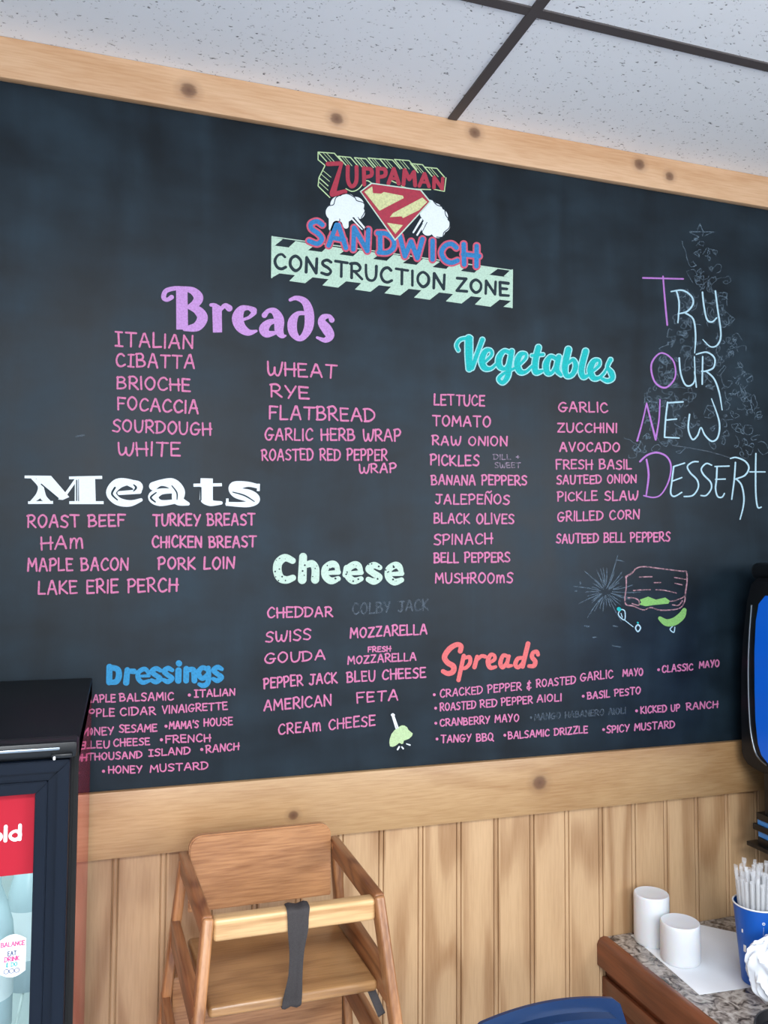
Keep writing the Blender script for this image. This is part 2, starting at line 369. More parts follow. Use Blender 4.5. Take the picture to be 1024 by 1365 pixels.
def add_lathe(bm, c, prof, seg=40, closed_top=True, closed_bottom=True):
    rings = []
    for (r_, z) in prof:
        rings.append([bm.verts.new((c[0]+r_*math.cos(2*math.pi*i/seg), c[1]+r_*math.sin(2*math.pi*i/seg), c[2]+z)) for i in range(seg)])
    for a, b in zip(rings, rings[1:]):
        for i in range(seg): bm.faces.new((a[i], a[(i+1) % seg], b[(i+1) % seg], b[i]))
    if closed_bottom: bm.faces.new(rings[0][::-1])
    if closed_top: bm.faces.new(rings[-1])
    return bm
def lathe(*a, **k): return add_lathe(bmesh.new(), *a, **k)
def add_tube(bm, pts, r_, seg=8, caps=True):
    pts = [Vector(p) for p in pts]; rings = []
    for i, p in enumerate(pts):
        d = (pts[min(i+1, len(pts)-1)]-pts[max(i-1, 0)]).normalized()
        a = d.cross(Vector((.13, .31, .94))); 
        if a.length < .05: a = d.cross(Vector((1, 0, 0)))
        a.normalize(); b = d.cross(a)
        rr = r_[i] if isinstance(r_, (list, tuple)) else r_
        rings.append([bm.verts.new(p+a*rr*math.cos(2*math.pi*k/seg)+b*rr*math.sin(2*math.pi*k/seg)) for k in range(seg)])
    for a, b in zip(rings, rings[1:]):
        for k in range(seg): bm.faces.new((a[k], a[(k+1) % seg], b[(k+1) % seg], b[k]))
    if caps: bm.faces.new(rings[0][::-1]); bm.faces.new(rings[-1])
    return bm
def tube(*a, **k): return add_tube(bmesh.new(), *a, **k)
def add_prism(bm, poly, fn, d0, d1):
    """poly: 2D outline; fn(a, b, d) -> world; extruded from d0 to d1"""
    lo = [bm.verts.new(fn(a, b, d0)) for a, b in poly]; hi = [bm.verts.new(fn(a, b, d1)) for a, b in poly]
    n = len(poly)
    for i in range(n): bm.faces.new((lo[i], lo[(i+1) % n], hi[(i+1) % n], hi[i]))
    bm.faces.new(lo[::-1]); bm.faces.new(hi)
    bmesh.ops.recalc_face_normals(bm, faces=bm.faces)
    return bm
def rrect(x0, x1, z0, z1, r_, n=6, rs=None):
    rs = rs or (r_,)*4; out = []
    for (cx, cz, a0, q) in ((x1, z1, 0, rs[0]), (x0, z1, 90, rs[1]), (x0, z0, 180, rs[2]), (x1, z0, 270, rs[3])):
        ox = cx-q if cx == x1 else cx+q; oz = cz-q if cz == z1 else cz+q
        for k in range(n+1):
            a = R(a0+90*k/n); out.append((ox+q*math.cos(a), oz+q*math.sin(a)))
    return out

# ------------------------------------------------------------------ the setting
CEIL = 2.747
XL, XR, YF = -2.3, 2.5, -4.5
wb = struct('wall_back', box(XL, XR, .012, .12, 0, CEIL+.1), MT['plaster'])
struct('floor', box(XL, XR, YF, .12, -.1, 0), MT['floor'])
struct('ceiling', box(XL, XR, YF, .12, CEIL, CEIL+.1), MT['ceiling'])
struct('wall_left', box(XL-.1, XL, YF, .12, 0, CEIL), MT['plaster'])
bm = bmesh.new()
for a in ((YF, -3.6, 0, CEIL), (-1.9, .12, 0, CEIL), (-3.6, -1.9, 0, 1.2), (-3.6, -1.9, 2.5, CEIL)): add_box(bm, XR, XR+.1, a[0], a[1], a[2], a[3])
struct('wall_right', bm, MT['brick_paint'])
bm = bmesh.new()
for a in ((XL, -1.3, 0, CEIL), (1.1, XR, 0, CEIL), (-1.3, 1.1, 0, 1.05), (-1.3, 1.1, 2.6, CEIL)):
    add_box(bm, a[0], a[1], YF-.1, YF, a[2], a[3])
struct('wall_front', bm, MT['plaster'])
# ceiling grid tees: one row across the room, one running to the wall
bm = bmesh.new()
for y in (-.445, -1.055, -1.665, -2.275, -2.885, -3.495): add_box(bm, XL, XR, y-.0119, y+.0119, CEIL-.004, CEIL+.002)
struct('trim_1', bm, MT['tee'])
bm = bmesh.new()
for x in (.7735-2.44, .7735-1.22, .7735, .7735+1.22): add_box(bm, x-.0119, x+.0119, YF, -.02, CEIL-.0045, CEIL+.002)
struct('trim_2', bm, MT['tee'])
# beadboard wainscot: boards with a double groove and a bead between
bm = bmesh.new(); prof = []
k0 = int((XL-ORG_B)/PITCH_B)-1
x = ORG_B+k0*PITCH_B
while x < XR:
    for dx, dy in ((-.0080, 0), (-.0068, .0012), (-.0064, .0065), (-.0052, .0065), (-.0046, .0014), (-.0025, .0), (.0025, .0), (.0046, .0014), (.0052, .0065), (.0064, .0065), (.0068, .0012), (.0080, 0)):
        X = x-.0115+dx
        if XL < X < XR: prof.append((X, dy))
    x += PITCH_B
prof = [(XL, 0)]+prof+[(XR, 0)]
lo = [bm.verts.new((a, b, 0)) for a, b in prof]; hi = [bm.verts.new((a, b, 1.08)) for a, b in prof]
for i in range(len(prof)-1): bm.faces.new((lo[i], lo[i+1], hi[i+1], hi[i]))
bk = [bm.verts.new(v) for v in ((XL, .0118, 0), (XR, .0118, 0), (XR, .0118, 1.08), (XL, .0118, 1.08))]
bm.faces.new(bk[::-1]); bm.faces.new(hi+[bk[2], bk[3]]); bm.faces.new(lo[::-1]+[bk[0], bk[1]])
struct('trim_3', bm, MT['bead'], 30)

# ------------------------------------------------------------------ chalkboard
cb = thing('chalkboard', 'wall-wide black chalkboard menu in a knotty pine frame', 'chalkboard', (.75, 0, 1.14))
obj('board_panel', box(XL+.02, XR-.02, 0, .0115, 1.12, 2.73), MT['board'], cb, 0)
obj('frame_rail', box(XL+.01, XR-.01, -.018, 0, 2.657, 2.7465, bev=.0015), MT['rail_top'], cb, 30, 'pale knotty pine rail along the top')
obj('frame_rail', box(XL+.01, XR-.01, -.018, -.0006, 1.003, 1.142, bev=.002), MT['rail_low'], cb, 30, 'wide golden pine rail along the bottom')

def on_board(px, py):
    d = RT*((px-512)/F_PX)-UP*((py-682.5)/F_PX)+FWD
    q = CAM+d*(-CAM.y/d.y)
    return q.x, q.z
def catmull(pts, closed=False, n=6):
    out = []; m = len(pts)
    rg = range(m if closed else m-1)
    for i in rg:
        p0, p1, p2, p3 = (pts[(i-1) % m] if closed or i > 0 else pts[i]), pts[i], pts[(i+1) % m], (pts[(i+2) % m] if closed or i+2 < m else pts[(i+1) % m])
        for k in range(n):
            t = k/n
            out.append(tuple(.5*((2*b)+(-a+c)*t+(2*a-5*b+4*c-d)*t*t+(-a+3*b-3*c+d)*t**3) for a, b, c, d in zip(p0, p1, p2, p3)))
    out.append(pts[0] if closed else pts[-1])
    return out
def add_ribbon(ink, pts, T, curve=True, closed=False, n=6):
    """pts: (x, y, width) on the plane; T maps plane (x, y) to world"""
    ink.T = T
    P = catmull(pts, closed, n) if curve and len(pts) > 2 else list(pts)
    for (x0, y0, w0), (x1, y1, w1) in zip(P, P[1:]): ink.caps.append((x0, y0, w0/2, x1, y1, w1/2))
def add_disc(ink, x, y, r_, T, seg=0): ink.T = T; ink.caps.append((x, y, r_, x, y, r_))
def add_poly(ink, pts, T): ink.T = T; ink.polys.append([tuple(p) for p in pts])
def board_T(layer=0):
    yy = -.0004-.00025*layer
    def T(px, py):
        x, z = on_board(px, py); return (x, yy, z)
    return T

# ---- a hand-drawn capital alphabet: (advance, strokes); 'c' = curved, 'o' = closed curve
FONT = {
 'A': (.66, [[(0, 0), (.3, 1), (.38, 1), (.66, 0)], [(.1, .38), (.58, .36)]]),
 'B': (.56, [[(.02, 0), (0, 1)], ['c', (-.06, .97), (.3, 1.0), (.46, .8), (.34, .58), (.04, .53)], ['c', (.04, .53), (.42, .5), (.57, .26), (.4, .04), (-.02, 0)]]),
 'C': (.58, [['c', (.56, .84), (.38, 1), (.14, .86), (0, .48), (.12, .1), (.36, 0), (.6, .16)]]),
 'D': (.62, [[(.03, 0), (.02, 1)], ['c', (-.08, .98), (.3, 1), (.6, .74), (.6, .34), (.34, .05), (-.03, 0)]]),
 'E': (.5, [[(.5, .98), (0, 1), (.02, 0), (.52, .02)], [(.02, .52), (.42, .53)]]),
 'F': (.5, [[(.54, .98), (0, 1), (.02, 0)], [(.02, .52), (.42, .53)]]),
 'G': (.68, [['c', (.6, .88), (.38, 1), (.12, .82), (0, .42), (.14, .06), (.42, .0), (.58, .2), (.6, .42)], [(.34, .42), (.72, .43)]]),
 'H': (.58, [[(.02, 0), (0, 1)], [(.55, 0), (.56, 1)], [(-.02, .5), (.66, .52)]]),
 'I': (.06, [[(.03, 0), (.03, 1)]]),
 '|': (.4, [[(.2, 0), (.2, 1)], [(0, 1), (.42, .98)], [(-.02, .02), (.42, 0)]]),
 'J': (.56, [[(.1, 1), (.62, .98)], ['c', (.4, 1), (.4, .5), (.36, .1), (.18, 0), (0, .14)]]),
 'K': (.56, [[(.02, 0), (0, 1)], [(.5, 1), (.03, .48), (.58, 0)]]),
 'L': (.46, [[(.02, 1), (0, 0), (.48, .02)]]),
 'M': (.76, [[(0, 0), (.08, 1), (.37, .36), (.68, 1), (.76, 0)]]),
 'm': (.76, [['c', (.02, .8), (.03, .4), (.02, 0)], ['c', (.03, .45), (.16, .78), (.32, .7), (.36, 0)], ['c', (.37, .4), (.5, .78), (.66, .7), (.72, 0)]]),
 'N': (.6, [[(0, 0), (.03, 1), (.56, .02), (.6, 1)]]),
 'O': (.64, [['o', (.32, 1), (.05, .74), (.03, .3), (.3, 0), (.58, .28), (.6, .74)]]),
 'P': (.52, [[(.02, 0), (.02, 1)], ['c', (-.06, .95), (.3, 1.02), (.52, .78), (.38, .5), (.03, .44)]]),
 'Q': (.66, [['o', (.32, 1), (.05, .74), (.03, .3), (.3, 0), (.58, .28), (.6, .74)], [(.4, .25), (.7, -.1)]]),
 'R': (.56, [[(.02, 0), (.02, 1)], ['c', (-.06, .95), (.3, 1.02), (.5, .78), (.38, .52), (.05, .46)], [(.18, .46), (.6, 0)]]),
 'S': (.52, [['c', (.54, .88), (.32, 1), (.08, .86), (.1, .64), (.38, .46), (.52, .24), (.34, .01), (0, .08)]]),
 'T': (.62, [[(0, 1), (.66, .98)], [(.33, 1), (.32, 0)]]),
 'U': (.58, [['c', (0, 1), (.01, .4), (.12, .04), (.38, .0), (.55, .3), (.58, 1)]]),
 'V': (.6, [[(0, 1), (.29, 0), (.62, 1)]]),
 'W': (.84, [['c', (0, 1), (.06, .3), (.2, .0), (.38, .2), (.43, .6)], ['c', (.43, .6), (.48, .15), (.66, .0), (.82, .4), (.88, 1)]]),
 'X': (.58, [[(0, 1), (.58, 0)], [(.58, 1), (0, 0)]]),
 'Y': (.58, [[(0, 1), (.28, .48)], [(.6, 1), (.2, 0)]]),
 'Z': (.58, [[(.02, .98), (.56, 1), (0, 0), (.6, .02)]]),
 'Ñ': (.6, [[(0, 0), (.03, 1), (.56, .02), (.6, 1)], ['c', (.08, 1.2), (.22, 1.32), (.38, 1.2), (.54, 1.34)]]),
 '&': (.5, [['c', (.46, .78), (.28, .92), (.1, .76), (.28, .54), (.06, .34), (.16, .08), (.5, .2)], [(.28, 1.1), (.28, -.1)]]),
 '+': (.5, [[(.05, .5), (.5, .5)], [(.27, .75), (.27, .25)]]),
 "'": (.08, [[(.06, 1.05), (.02, .78)]]),
 'c': (.5, [['c', (.5, .5), (.28, .62), (.04, .46), (.04, .16), (.28, 0), (.5, .12)]]),
 'o': (.56, [['o', (.28, .62), (.03, .45), (.03, .17), (.28, 0), (.53, .17), (.53, .45)]]),
 'l': (.1, [[(.05, 0), (.05, 1)]]),
 'd': (.56, [['o', (.28, .62), (.03, .45), (.03, .17), (.28, 0), (.51, .17), (.51, .45)], [(.52, 0), (.52, 1)]]),
}
def add_text(bm, s, p0, p1, h, wd, T, jit=.03, gap=.24, seed=None):
    """letters of s along the baseline p0 -> p1 (x, y with y down), h tall, stroke wd"""
    rg = random.Random(seed if seed is not None else s)
    tot = 0
    for i, ch in enumerate(s): tot += .8 if ch == ' ' else FONT[ch][0]+(gap if i < len(s)-1 and s[i+1] != ' ' else 0)
    sx = (p1[0]-p0[0])/tot; sl = (p1[1]-p0[1])/(p1[0]-p0[0]); x = 0
    for i, ch in enumerate(s):
        if ch == ' ': x += .8; continue
        adv, strokes = FONT[ch]
        dy, hh = rg.uniform(-jit, jit)*h, h*(1+rg.uniform(-jit, jit)*1.6); lean = rg.uniform(-1, 1)*jit*1.2
        for st in strokes:
            kind = st[0] if isinstance(st[0], str) else None
            pts = []
            for (a, b) in (st[1:] if kind else st):
                a += rg.uniform(-jit, jit)*.5; b += rg.uniform(-jit, jit)*.6
                X = p0[0]+(x+a)*sx+lean*b*h; Y = p0[1]+sl*(X-p0[0])-b*hh+dy
                pts.append((X, Y, wd*rg.uniform(.86, 1.12)))
            add_ribbon(bm, pts, T, curve=kind is not None, closed=kind == 'o', n=5)
        x += adv+(gap if i < len(s)-1 and s[i+1] != ' ' else 0)
def menu_line(parts, mat='pink', label=None, name='menu_line'):
    bm = Ink(h=.28 if parts[-1][-1] < 2 else .4)
    for p in parts:
        if p[0] == '*': add_disc(bm, p[1], p[2], p[3] if len(p) > 3 else 1.9, board_T(0), 10)
        else: add_text(bm, p[0], p[1], p[2], p[3], p[4], board_T(0))
    words = ' '.join(p[0].replace('|', 'I') for p in parts if p[0] != '*')
    return obj(name, bm, CH[mat], cb, 0, label or ('pink chalk lettering reading '+words.lower()))

W1 = 2.5
for a in [
 ('|TALIAN', (154.5, 461), (257, 464.5), 18, W1), ('C|BATTA', (155.5, 488), (258.5, 491), 17, W1), ('BRIOCHE', (156.5, 517.5), (253, 522), 16, W1),
 ('FOCACCIA', (157.5, 545.6), (264, 550.8), 16.5, W1), ('SOURDOUGH', (150.6, 575), (280.8, 580), 15.5, W1), ('WHITE', (157.5, 607), (239.6, 608), 17, W1),
 ('WHEAT', (356.5, 500), (447.6, 504), 17, W1), ('RYE', (361.6, 529), (411, 532), 16.5, W1), ('FLATBREAD', (359, 558), (499, 561.5), 17, W1),
 ('GARLIC HERB WRAP', (353.5, 586), (534, 588), 15, 2.3),
 ('ROAST BEEF', (37.3, 703), (166, 701), 15.5, W1), ('HAm', (55.5, 733), (110.6, 730.5), 16, W1), ('MAPLE BACON', (37.3, 761), (170.4, 760), 16, W1),
 ('LAKE ERIE PERCH', (51.5, 792), (235.8, 788), 17, W1), ('TURKEY BREAST', (204.3, 700.7), (339.4, 700), 14.8, W1), ('CHICKEN BREAST', (203.6, 729.5), (340.7, 729), 14.5, W1),
 ('PORK LOIN', (211.6, 758.8), (312, 758), 15.5, W1),
 ('LETTUCE', (579, 539.6), (645.7, 541), 13.5, 2.2), ('TOMATO', (577.3, 567.5), (653.6, 569), 13.5, 2.2), ('RAW ONION', (576.6, 593), (676, 594.5), 12, 2.1),
 ('PICKLES', (574.3, 620), (638, 621), 13.5, 2.2), ('BANANA PEPPERS', (575.6, 646), (702, 646.5), 12.5, 2.1), ('JALEPEÑOS', (580.6, 671.5), (678.5, 672), 12.5, 2.1),
 ('BLACK OLIVES', (579, 697.5), (684.8, 698), 13, 2.1), ('SPINACH', (579, 726), (655.6, 724.5), 13.5, 2.1), ('BELL PEPPERS', (579, 749.8), (679.5, 749), 12.5, 2.1),
 ('MUSHROOmS', (580.6, 777), (683, 777), 13, 2.1),
 ('GARLIC', (745, 548), (809.7, 549.5), 12.5, 2.1), ('ZUCCHINI', (743.6, 576), (822.3, 576.5), 12, 2.1), ('AVOCADO', (746.6, 601.3), (825.6, 602), 11.8, 2.1),
 ('FRESH BASIL', (741.6, 625), (841.5, 625.3), 12, 2.0), ('SAUTEED ONION', (742.6, 645), (848, 643.5), 10.8, 2.0), ('PICKLE SLAW', (743.6, 667.7), (849.5, 666.3), 11.8, 2.0),
 ('GRILLED CORN', (743.6, 694.6), (852, 691.5), 12, 2.0), ('SAUTEED BELL PEPPERS', (742, 724), (892.7, 721.3), 11.8, 2.0),
 ('CHEDDAR', (356.8, 823), (442.5, 821.5), 12.8, 2.2), ('SWISS', (354.5, 856), (413.5, 852.5), 13.5, 2.2), ('MOZZARELLA', (467.3, 850), (568.8, 845), 12.8, 2.2),
 ('GOUDA', (353.5, 884.5), (432.8, 878.5), 12.8, 2.2), ('PEPPER JACK', (352.2, 918), (449, 909.5), 13.8, 2.2),
 ('BLEU CHEESE', (463, 909.5), (567, 902.5), 13, 2.2), ('AMERICAN', (352, 947.5), (441.5, 940), 14, 2.2), ('FETA', (476.3, 937), (530, 933), 13.2, 2.2),
 ('CREAm CHEESE', (371.6, 978.5), (499.5, 967), 13.5, 2.1),
]: menu_line([a])
menu_line([('ROASTED RED PEPPER', (349.7, 613.5), (515.6, 613.5), 14.5, 2.2)])
menu_line([('WRAP', (479, 630.5), (527.6, 630), 12, 2.1)])
menu_line([('FRESH', (490.8, 869), (520.5, 868), 6.5, 1.7)])
menu_line([('MOZZARELLA', (464, 885), (554.3, 880), 10, 1.9)])
menu_line([('DILL +', (658.3, 612.5), (692.8, 612.5), 6.5, 1.2)], 'dim', 'small thin dim lettering reading dill +')
menu_line([('SWEET', (660, 623.5), (693.5, 623.5), 6.8, 1.2)], 'dim', 'small thin dim lettering reading sweet')
menu_line([('COLBY JACK', (470.5, 819), (571, 813.5), 14, 2.2)], 'faint', 'half rubbed-out grey lettering reading colby jack')
S_ = 1.75
menu_line([('*', 579, 926), ('CRACKED PEPPER', (587, 929.5), (694.6, 919.5), 10, S_), ('&', (702, 919.5), (708, 918.5), 10, S_), ('ROASTED', (715.4, 916), (767, 911), 9.8, S_), ('GARLIC', (774, 907.7), (817, 903.3), 10.5, S_), ('MAYO', (830.5, 901.5), (857, 899.8), 9, S_)])
menu_line([('*', 878, 892.7), ('CLASSIC', (883, 896.3), (923.4, 893), 8.8, S_), ('MAYO', (932.5, 890.5), (958.7, 888), 8.5, S_)])
menu_line([('*', 580.8, 944), ('ROASTED', (587, 947.5), (634, 944), 9.8, S_), ('RED', (640.6, 943), (662, 941.5), 9.6, S_), ('PEPPER', (668.7, 940.5), (709.5, 937.2), 9.5, S_), ('AIOLI', (716, 936.3), (748, 934), 9.2, S_)])
menu_line([('*', 777.5, 928), ('BASIL PESTO', (783.4, 931.8), (853.6, 924.8), 9, S_)])
menu_line([('*', 581, 964), ('CRANBERRY MAYO', (587, 968), (691.4, 961.2), 9.3, S_)])
menu_line([('*', 708, 956.5, 1.5), ('MANGO HABANERO AIOLI', (712.7, 960), (834, 951), 8, 1.5)], 'faint', 'almost rubbed-out lettering in the spreads list')
menu_line([('*', 848.6, 947.5), ('KICKED UP', (854.5, 951), (906, 947.3), 8.6, S_), ('RANCH', (915.5, 946.3), (956.5, 943), 8.6, S_)])
menu_line([('*', 582.6, 985), ('TANGY BBQ', (588, 990), (657.4, 987), 9.5, S_)])
menu_line([('*', 673, 980), ('BALSAMIC DRIZZLE', (677.8, 985), (783, 976.7), 9, S_)])
menu_line([('*', 804.7, 972.5), ('SPICY MUSTARD', (809, 977), (899, 969.8), 9, S_)])
D_ = 1.9
menu_line([('MAPLE', (114, 936.3), (153.5, 935.5), 9.6, D_), ('BALSAMIC', (160, 934.6), (231, 933), 10, D_)])
menu_line([('*', 252.5, 926.5, 2.1), ('|TALIAN', (259.6, 929.2), (313, 926.5), 9, D_)])
menu_line([('APPLE', (109, 955.8), (152, 954.5), 9.6, D_), ('CIDAR', (160.6, 954), (206.8, 952.2), 10, D_), ('VINAIGRETTE', (216.5, 951), (302.8, 945.3), 9.6, D_)])
menu_line([('HONEY', (107, 980.8), (151, 978.8), 9.6, D_), ('SESAME', (159.3, 976.5), (208.8, 974.8), 9.7, D_)])
menu_line([('*', 221.3, 968, 2.1), ("MAMA'S", (225.9, 971.7), (264, 969.8), 9.2, D_), ('HOUSE', (272, 968.2), (309.6, 966), 9.5, D_)])
menu_line([('BLEU', (111, 997.5), (145.5, 996.7), 9.4, D_), ('CHEESE', (151.7, 994.8), (199.2, 992.8), 9.5, D_)])
menu_line([('*', 215.2, 986, 2.1), ('FRENCH', (221.3, 990.2), (280, 988.2), 9.5, D_)])
menu_line([('THOUSAND', (117, 1013.5), (189, 1010), 8.8, D_), ('|SLAND', (199, 1008), (253, 1004.8), 8.8, D_)])
menu_line([('*', 269, 999, 2.1), ('RANCH', (275, 1003.5), (318, 999.2), 9.2, D_)])
menu_line([('*', 138, 1028, 2.1), ('HONEY', (145, 1030.8), (189, 1029.8), 9, D_), ('MUSTARD', (200.5, 1029.2), (276.7, 1024.7), 9.4, D_)])

# ---- headings drawn with strokes of changing width, each traced in its own frame (origin, scale)
def strokes(bm, off, sc, sts, layer=0, grow=0.0):
    T0 = board_T(layer)
    T = lambda x, y: T0(x, y)
    for st in sts:
        kind = st[0] if isinstance(st[0], str) else 'c'
        if kind == 'f':      # flat-ended bar
            (x0, y0, a), (x1, y1, b) = st[1:]; L_ = math.hypot(x1-x0, y1-y0); nx, ny = -(y1-y0)/L_/2, (x1-x0)/L_/2
            add_poly(bm, [(off[0]+x/sc, off[1]+y/sc) for x, y in ((x0+nx*a, y0+ny*a), (x1+nx*b, y1+ny*b), (x1-nx*b, y1-ny*b), (x0-nx*a, y0-ny*a))], T0); continue
        pts = [(off[0]+p[0]/sc, off[1]+p[1]/sc, (p[2]+grow)/sc) for p in (st[1:] if isinstance(st[0], str) else st)]
        add_ribbon(bm, pts, T, curve=kind in 'co', closed=kind == 'o', n=7)
def polys(bm, off, sc, ps, layer=0):
    for p in ps: add_poly(bm, [(off[0]+x/sc, off[1]+y/sc) for x, y in p], board_T(layer))
def heading(mat, label, off, sc, sts=(), layer=1, grow=0, ps=(), name='heading'):
    bm = Ink(h=.3); strokes(bm, off, sc, sts, layer, grow); polys(bm, off, sc, ps, layer)
    return obj(name, bm, CH[mat], cb, 0, label)

BREADS = [
 [(97, 108, 26), (72, 122, 22), (54, 108, 26), (66, 74, 26), (110, 60, 24), (160, 58, 20)],
 ['f', (153, 54, 62), (155, 284, 64)],
 [(170, 60, 24), (215, 74, 40), (244, 108, 52), (228, 142, 44), (190, 158, 18)],
 [(190, 162, 20), (238, 178, 46), (266, 220, 58), (236, 268, 50), (170, 280, 26)],
 [(312, 150, 18), (330, 152, 24), (350, 165, 30)], ['f', (345, 158, 52), (348, 300, 50)],
 [(360, 180, 20), (388, 154, 26), (412, 168, 36)],
 [(545, 180, 36), (516, 166, 24), (478, 174, 40), (458, 220, 62), (474, 270, 56), (516, 300, 36), (560, 292, 14)], [(480, 232, 16), (520, 218, 18), (548, 192, 28)],
 [(604, 206, 30), (626, 182, 24), (660, 186, 38), (684, 230, 54), (684, 288, 48), (700, 318, 28), (720, 318, 10)], [(678, 236, 20), (630, 246, 36), (602, 280, 54), (618, 308, 40), (664, 302, 20)],
 [(745, 122, 18), (780, 112, 26), (826, 134, 40), (848, 192, 52), (846, 270, 50), (818, 322, 36), (788, 332, 30), (760, 296, 48), (758, 240, 50), (786, 198, 26), (832, 196, 22)],
 [(972, 232, 30), (958, 212, 22), (926, 218, 34), (918, 246, 44), (944, 282, 56), (962, 318, 46), (936, 342, 28), (892, 328, 14)],
]
heading('violet', 'large violet heading reading breads', (205, 370), 4.096, BREADS)
M_O, M_S = (25, 620), 3.057
heading('white', 'wide white slab heading reading meats', M_O, M_S, [
 ['f', (278, 48, 66), (280, 157, 68)], ['f', (236, 48, 14), (235, 157, 14)], ['l', (182, 132, 12), (236, 56, 12)],
 ['f', (24, 48, 11), (130, 50, 13)], ['f', (205, 52, 11), (340, 50, 13)], ['f', (38, 153, 11), (140, 152, 12)], ['f', (206, 153, 12), (346, 153, 12)],
 [(56, 54, 10), (88, 84, 22), (84, 120, 26), (52, 150, 12)], [(92, 90, 20), (100, 130, 26), (122, 148, 14)],
 [(484, 92, 36), (456, 70, 24), (404, 76, 42), (376, 112, 40), (402, 146, 34), (452, 156, 26), (498, 142, 14)], ['l', (410, 114, 16), (492, 108, 18)], [(440, 70, 22), (484, 84, 38), (488, 104, 24)],
 [(548, 86, 34), (580, 72, 26), (625, 76, 44), (650, 108, 54), (650, 142, 42), (690, 158, 14)], [(640, 106, 18), (580, 108, 26), (548, 130, 42), (576, 154, 26), (640, 148, 18)],
 ['f', (766, 54, 50), (764, 142, 54)], ['f', (712, 82, 13), (828, 80, 13)], [(764, 138, 46), (784, 154, 26), (824, 154, 14)],
 [(972, 86, 18), (930, 78, 22), (880, 88, 42), (888, 112, 44), (940, 126, 50), (962, 142, 40), (928, 160, 24), (850, 158, 16)], ['f', (978, 76, 10), (976, 106, 12)], ['f', (850, 136, 10), (850, 166, 12)],
], ps=[[(60, 44), (132, 44), (206, 130), (180, 142), (160, 140)]])
heading('dark', 'dark inline strokes in the white heading', M_O, M_S, [
 ['l', (92, 78, 5), (160, 136, 7)], ['l', (236, 62, 5), (236, 144, 5)], [(392, 92, 8), (380, 118, 8), (402, 142, 5)], [(468, 80, 4), (478, 92, 9), (468, 106, 4)],
 [(560, 112, 5), (538, 132, 8), (556, 150, 6)], ['l', (742, 92, 6), (742, 142, 6)], [(872, 110, 4), (920, 124, 6), (960, 148, 4)], [(624, 84, 4), (644, 112, 6), (645, 140, 4)],
], 2)
VEG = [
 [(68, 158, 16), (58, 128, 18), (82, 96, 18), (140, 88, 18)], [(128, 92, 40), (128, 180, 40), (130, 262, 32)], [(205, 98, 24), (178, 170, 22), (146, 258, 24)],
 [(216, 226, 14), (256, 186, 16), (252, 158, 16), (222, 164, 28), (202, 212, 34), (216, 256, 32), (252, 262, 18), (284, 236, 14)],
 [(366, 176, 22), (330, 162, 22), (300, 200, 32), (302, 248, 30), (336, 262, 20), (366, 210, 20)], [(372, 164, 26), (358, 240, 30), (348, 306, 30), (320, 342, 22), (298, 320, 20), (330, 288, 16), (392, 258, 14)],
 [(412, 244, 14), (450, 204, 16), (450, 178, 16), (420, 184, 28), (402, 232, 34), (418, 278, 32), (452, 280, 18), (486, 250, 14)],
 [(524, 142, 30), (506, 220, 32), (508, 280, 32), (545, 276, 16)], ['l', (486, 188, 16), (550, 182, 16)],
 [(624, 206, 22), (592, 194, 22), (568, 236, 34), (574, 284, 30), (604, 282, 18), (634, 220, 18)], [(640, 196, 28), (628, 264, 30), (652, 298, 18)],
 [(694, 154, 34), (674, 250, 34), (684, 302, 26), (716, 296, 24), (736, 250, 28), (722, 212, 20), (692, 232, 14)],
 [(792, 164, 32), (768, 262, 32), (778, 308, 28), (808, 300, 14)],
 [(828, 280, 14), (868, 244, 16), (868, 216, 16), (838, 222, 28), (818, 270, 34), (836, 314, 30), (870, 314, 18), (900, 284, 14)],
 [(934, 212, 22), (916, 250, 16), (938, 286, 30), (944, 318, 24), (916, 332, 22), (886, 320, 16)], [(888, 300, 12), (912, 262, 12), (936, 212, 14)],
]
heading('aquaL', 'pale aqua outline behind the turquoise heading', (595, 430), 4.267, VEG, 1, 13)
heading('aqua', 'slanted turquoise script heading reading vegetables', (595, 430), 4.267, VEG, 2)
def e_at(cx, cy, rx, ry, w_):
    return [[(cx+.95*rx, cy-.05*ry, w_*.55), (cx+.6*rx, cy-.8*ry, w_*.9), (cx, cy-ry, w_), (cx-.85*rx, cy-.5*ry, w_), (cx-.9*rx, cy+.4*ry, w_), (cx-.1*rx, cy+ry, w_), (cx+.9*rx, cy+.75*ry, w_*.75)], ['l', (cx-.8*rx, cy+.08*ry, w_*.55), (cx+.95*rx, cy-.02*ry, w_*.7)]]
def s_at(cx, cy, rx, ry, w_):
    return [[(cx+.9*rx, cy-.72*ry, w_*.8), (cx, cy-ry, w_), (cx-.85*rx, cy-.55*ry, w_), (cx-.1*rx, cy-.02*ry, w_), (cx+.85*rx, cy+.5*ry, w_), (cx, cy+ry, w_), (cx-.9*rx, cy+.75*ry, w_*.8)]]
CHE = [
 [(200, 112, 42), (150, 92, 50), (108, 122, 56), (98, 172, 58), (116, 224, 56), (158, 240, 50), (202, 226, 42)],
 ['l', (270, 86, 52), (264, 238, 58)], [(290, 140, 40), (330, 132, 48), (352, 168, 52), (350, 238, 54)],
]+e_at(460, 190, 48, 56, 46)+[[(560, 160, 40), (552, 205, 40)]]+e_at(612, 192, 48, 54, 46)+s_at(742, 196, 42, 54, 44)+e_at(882, 198, 48, 56, 46)
heading('cheese', 'pale green block heading reading cheese', (350, 725), 4.995, CHE, 1)
bm = Ink(); rg = random.Random(3); T_ = board_T(2)
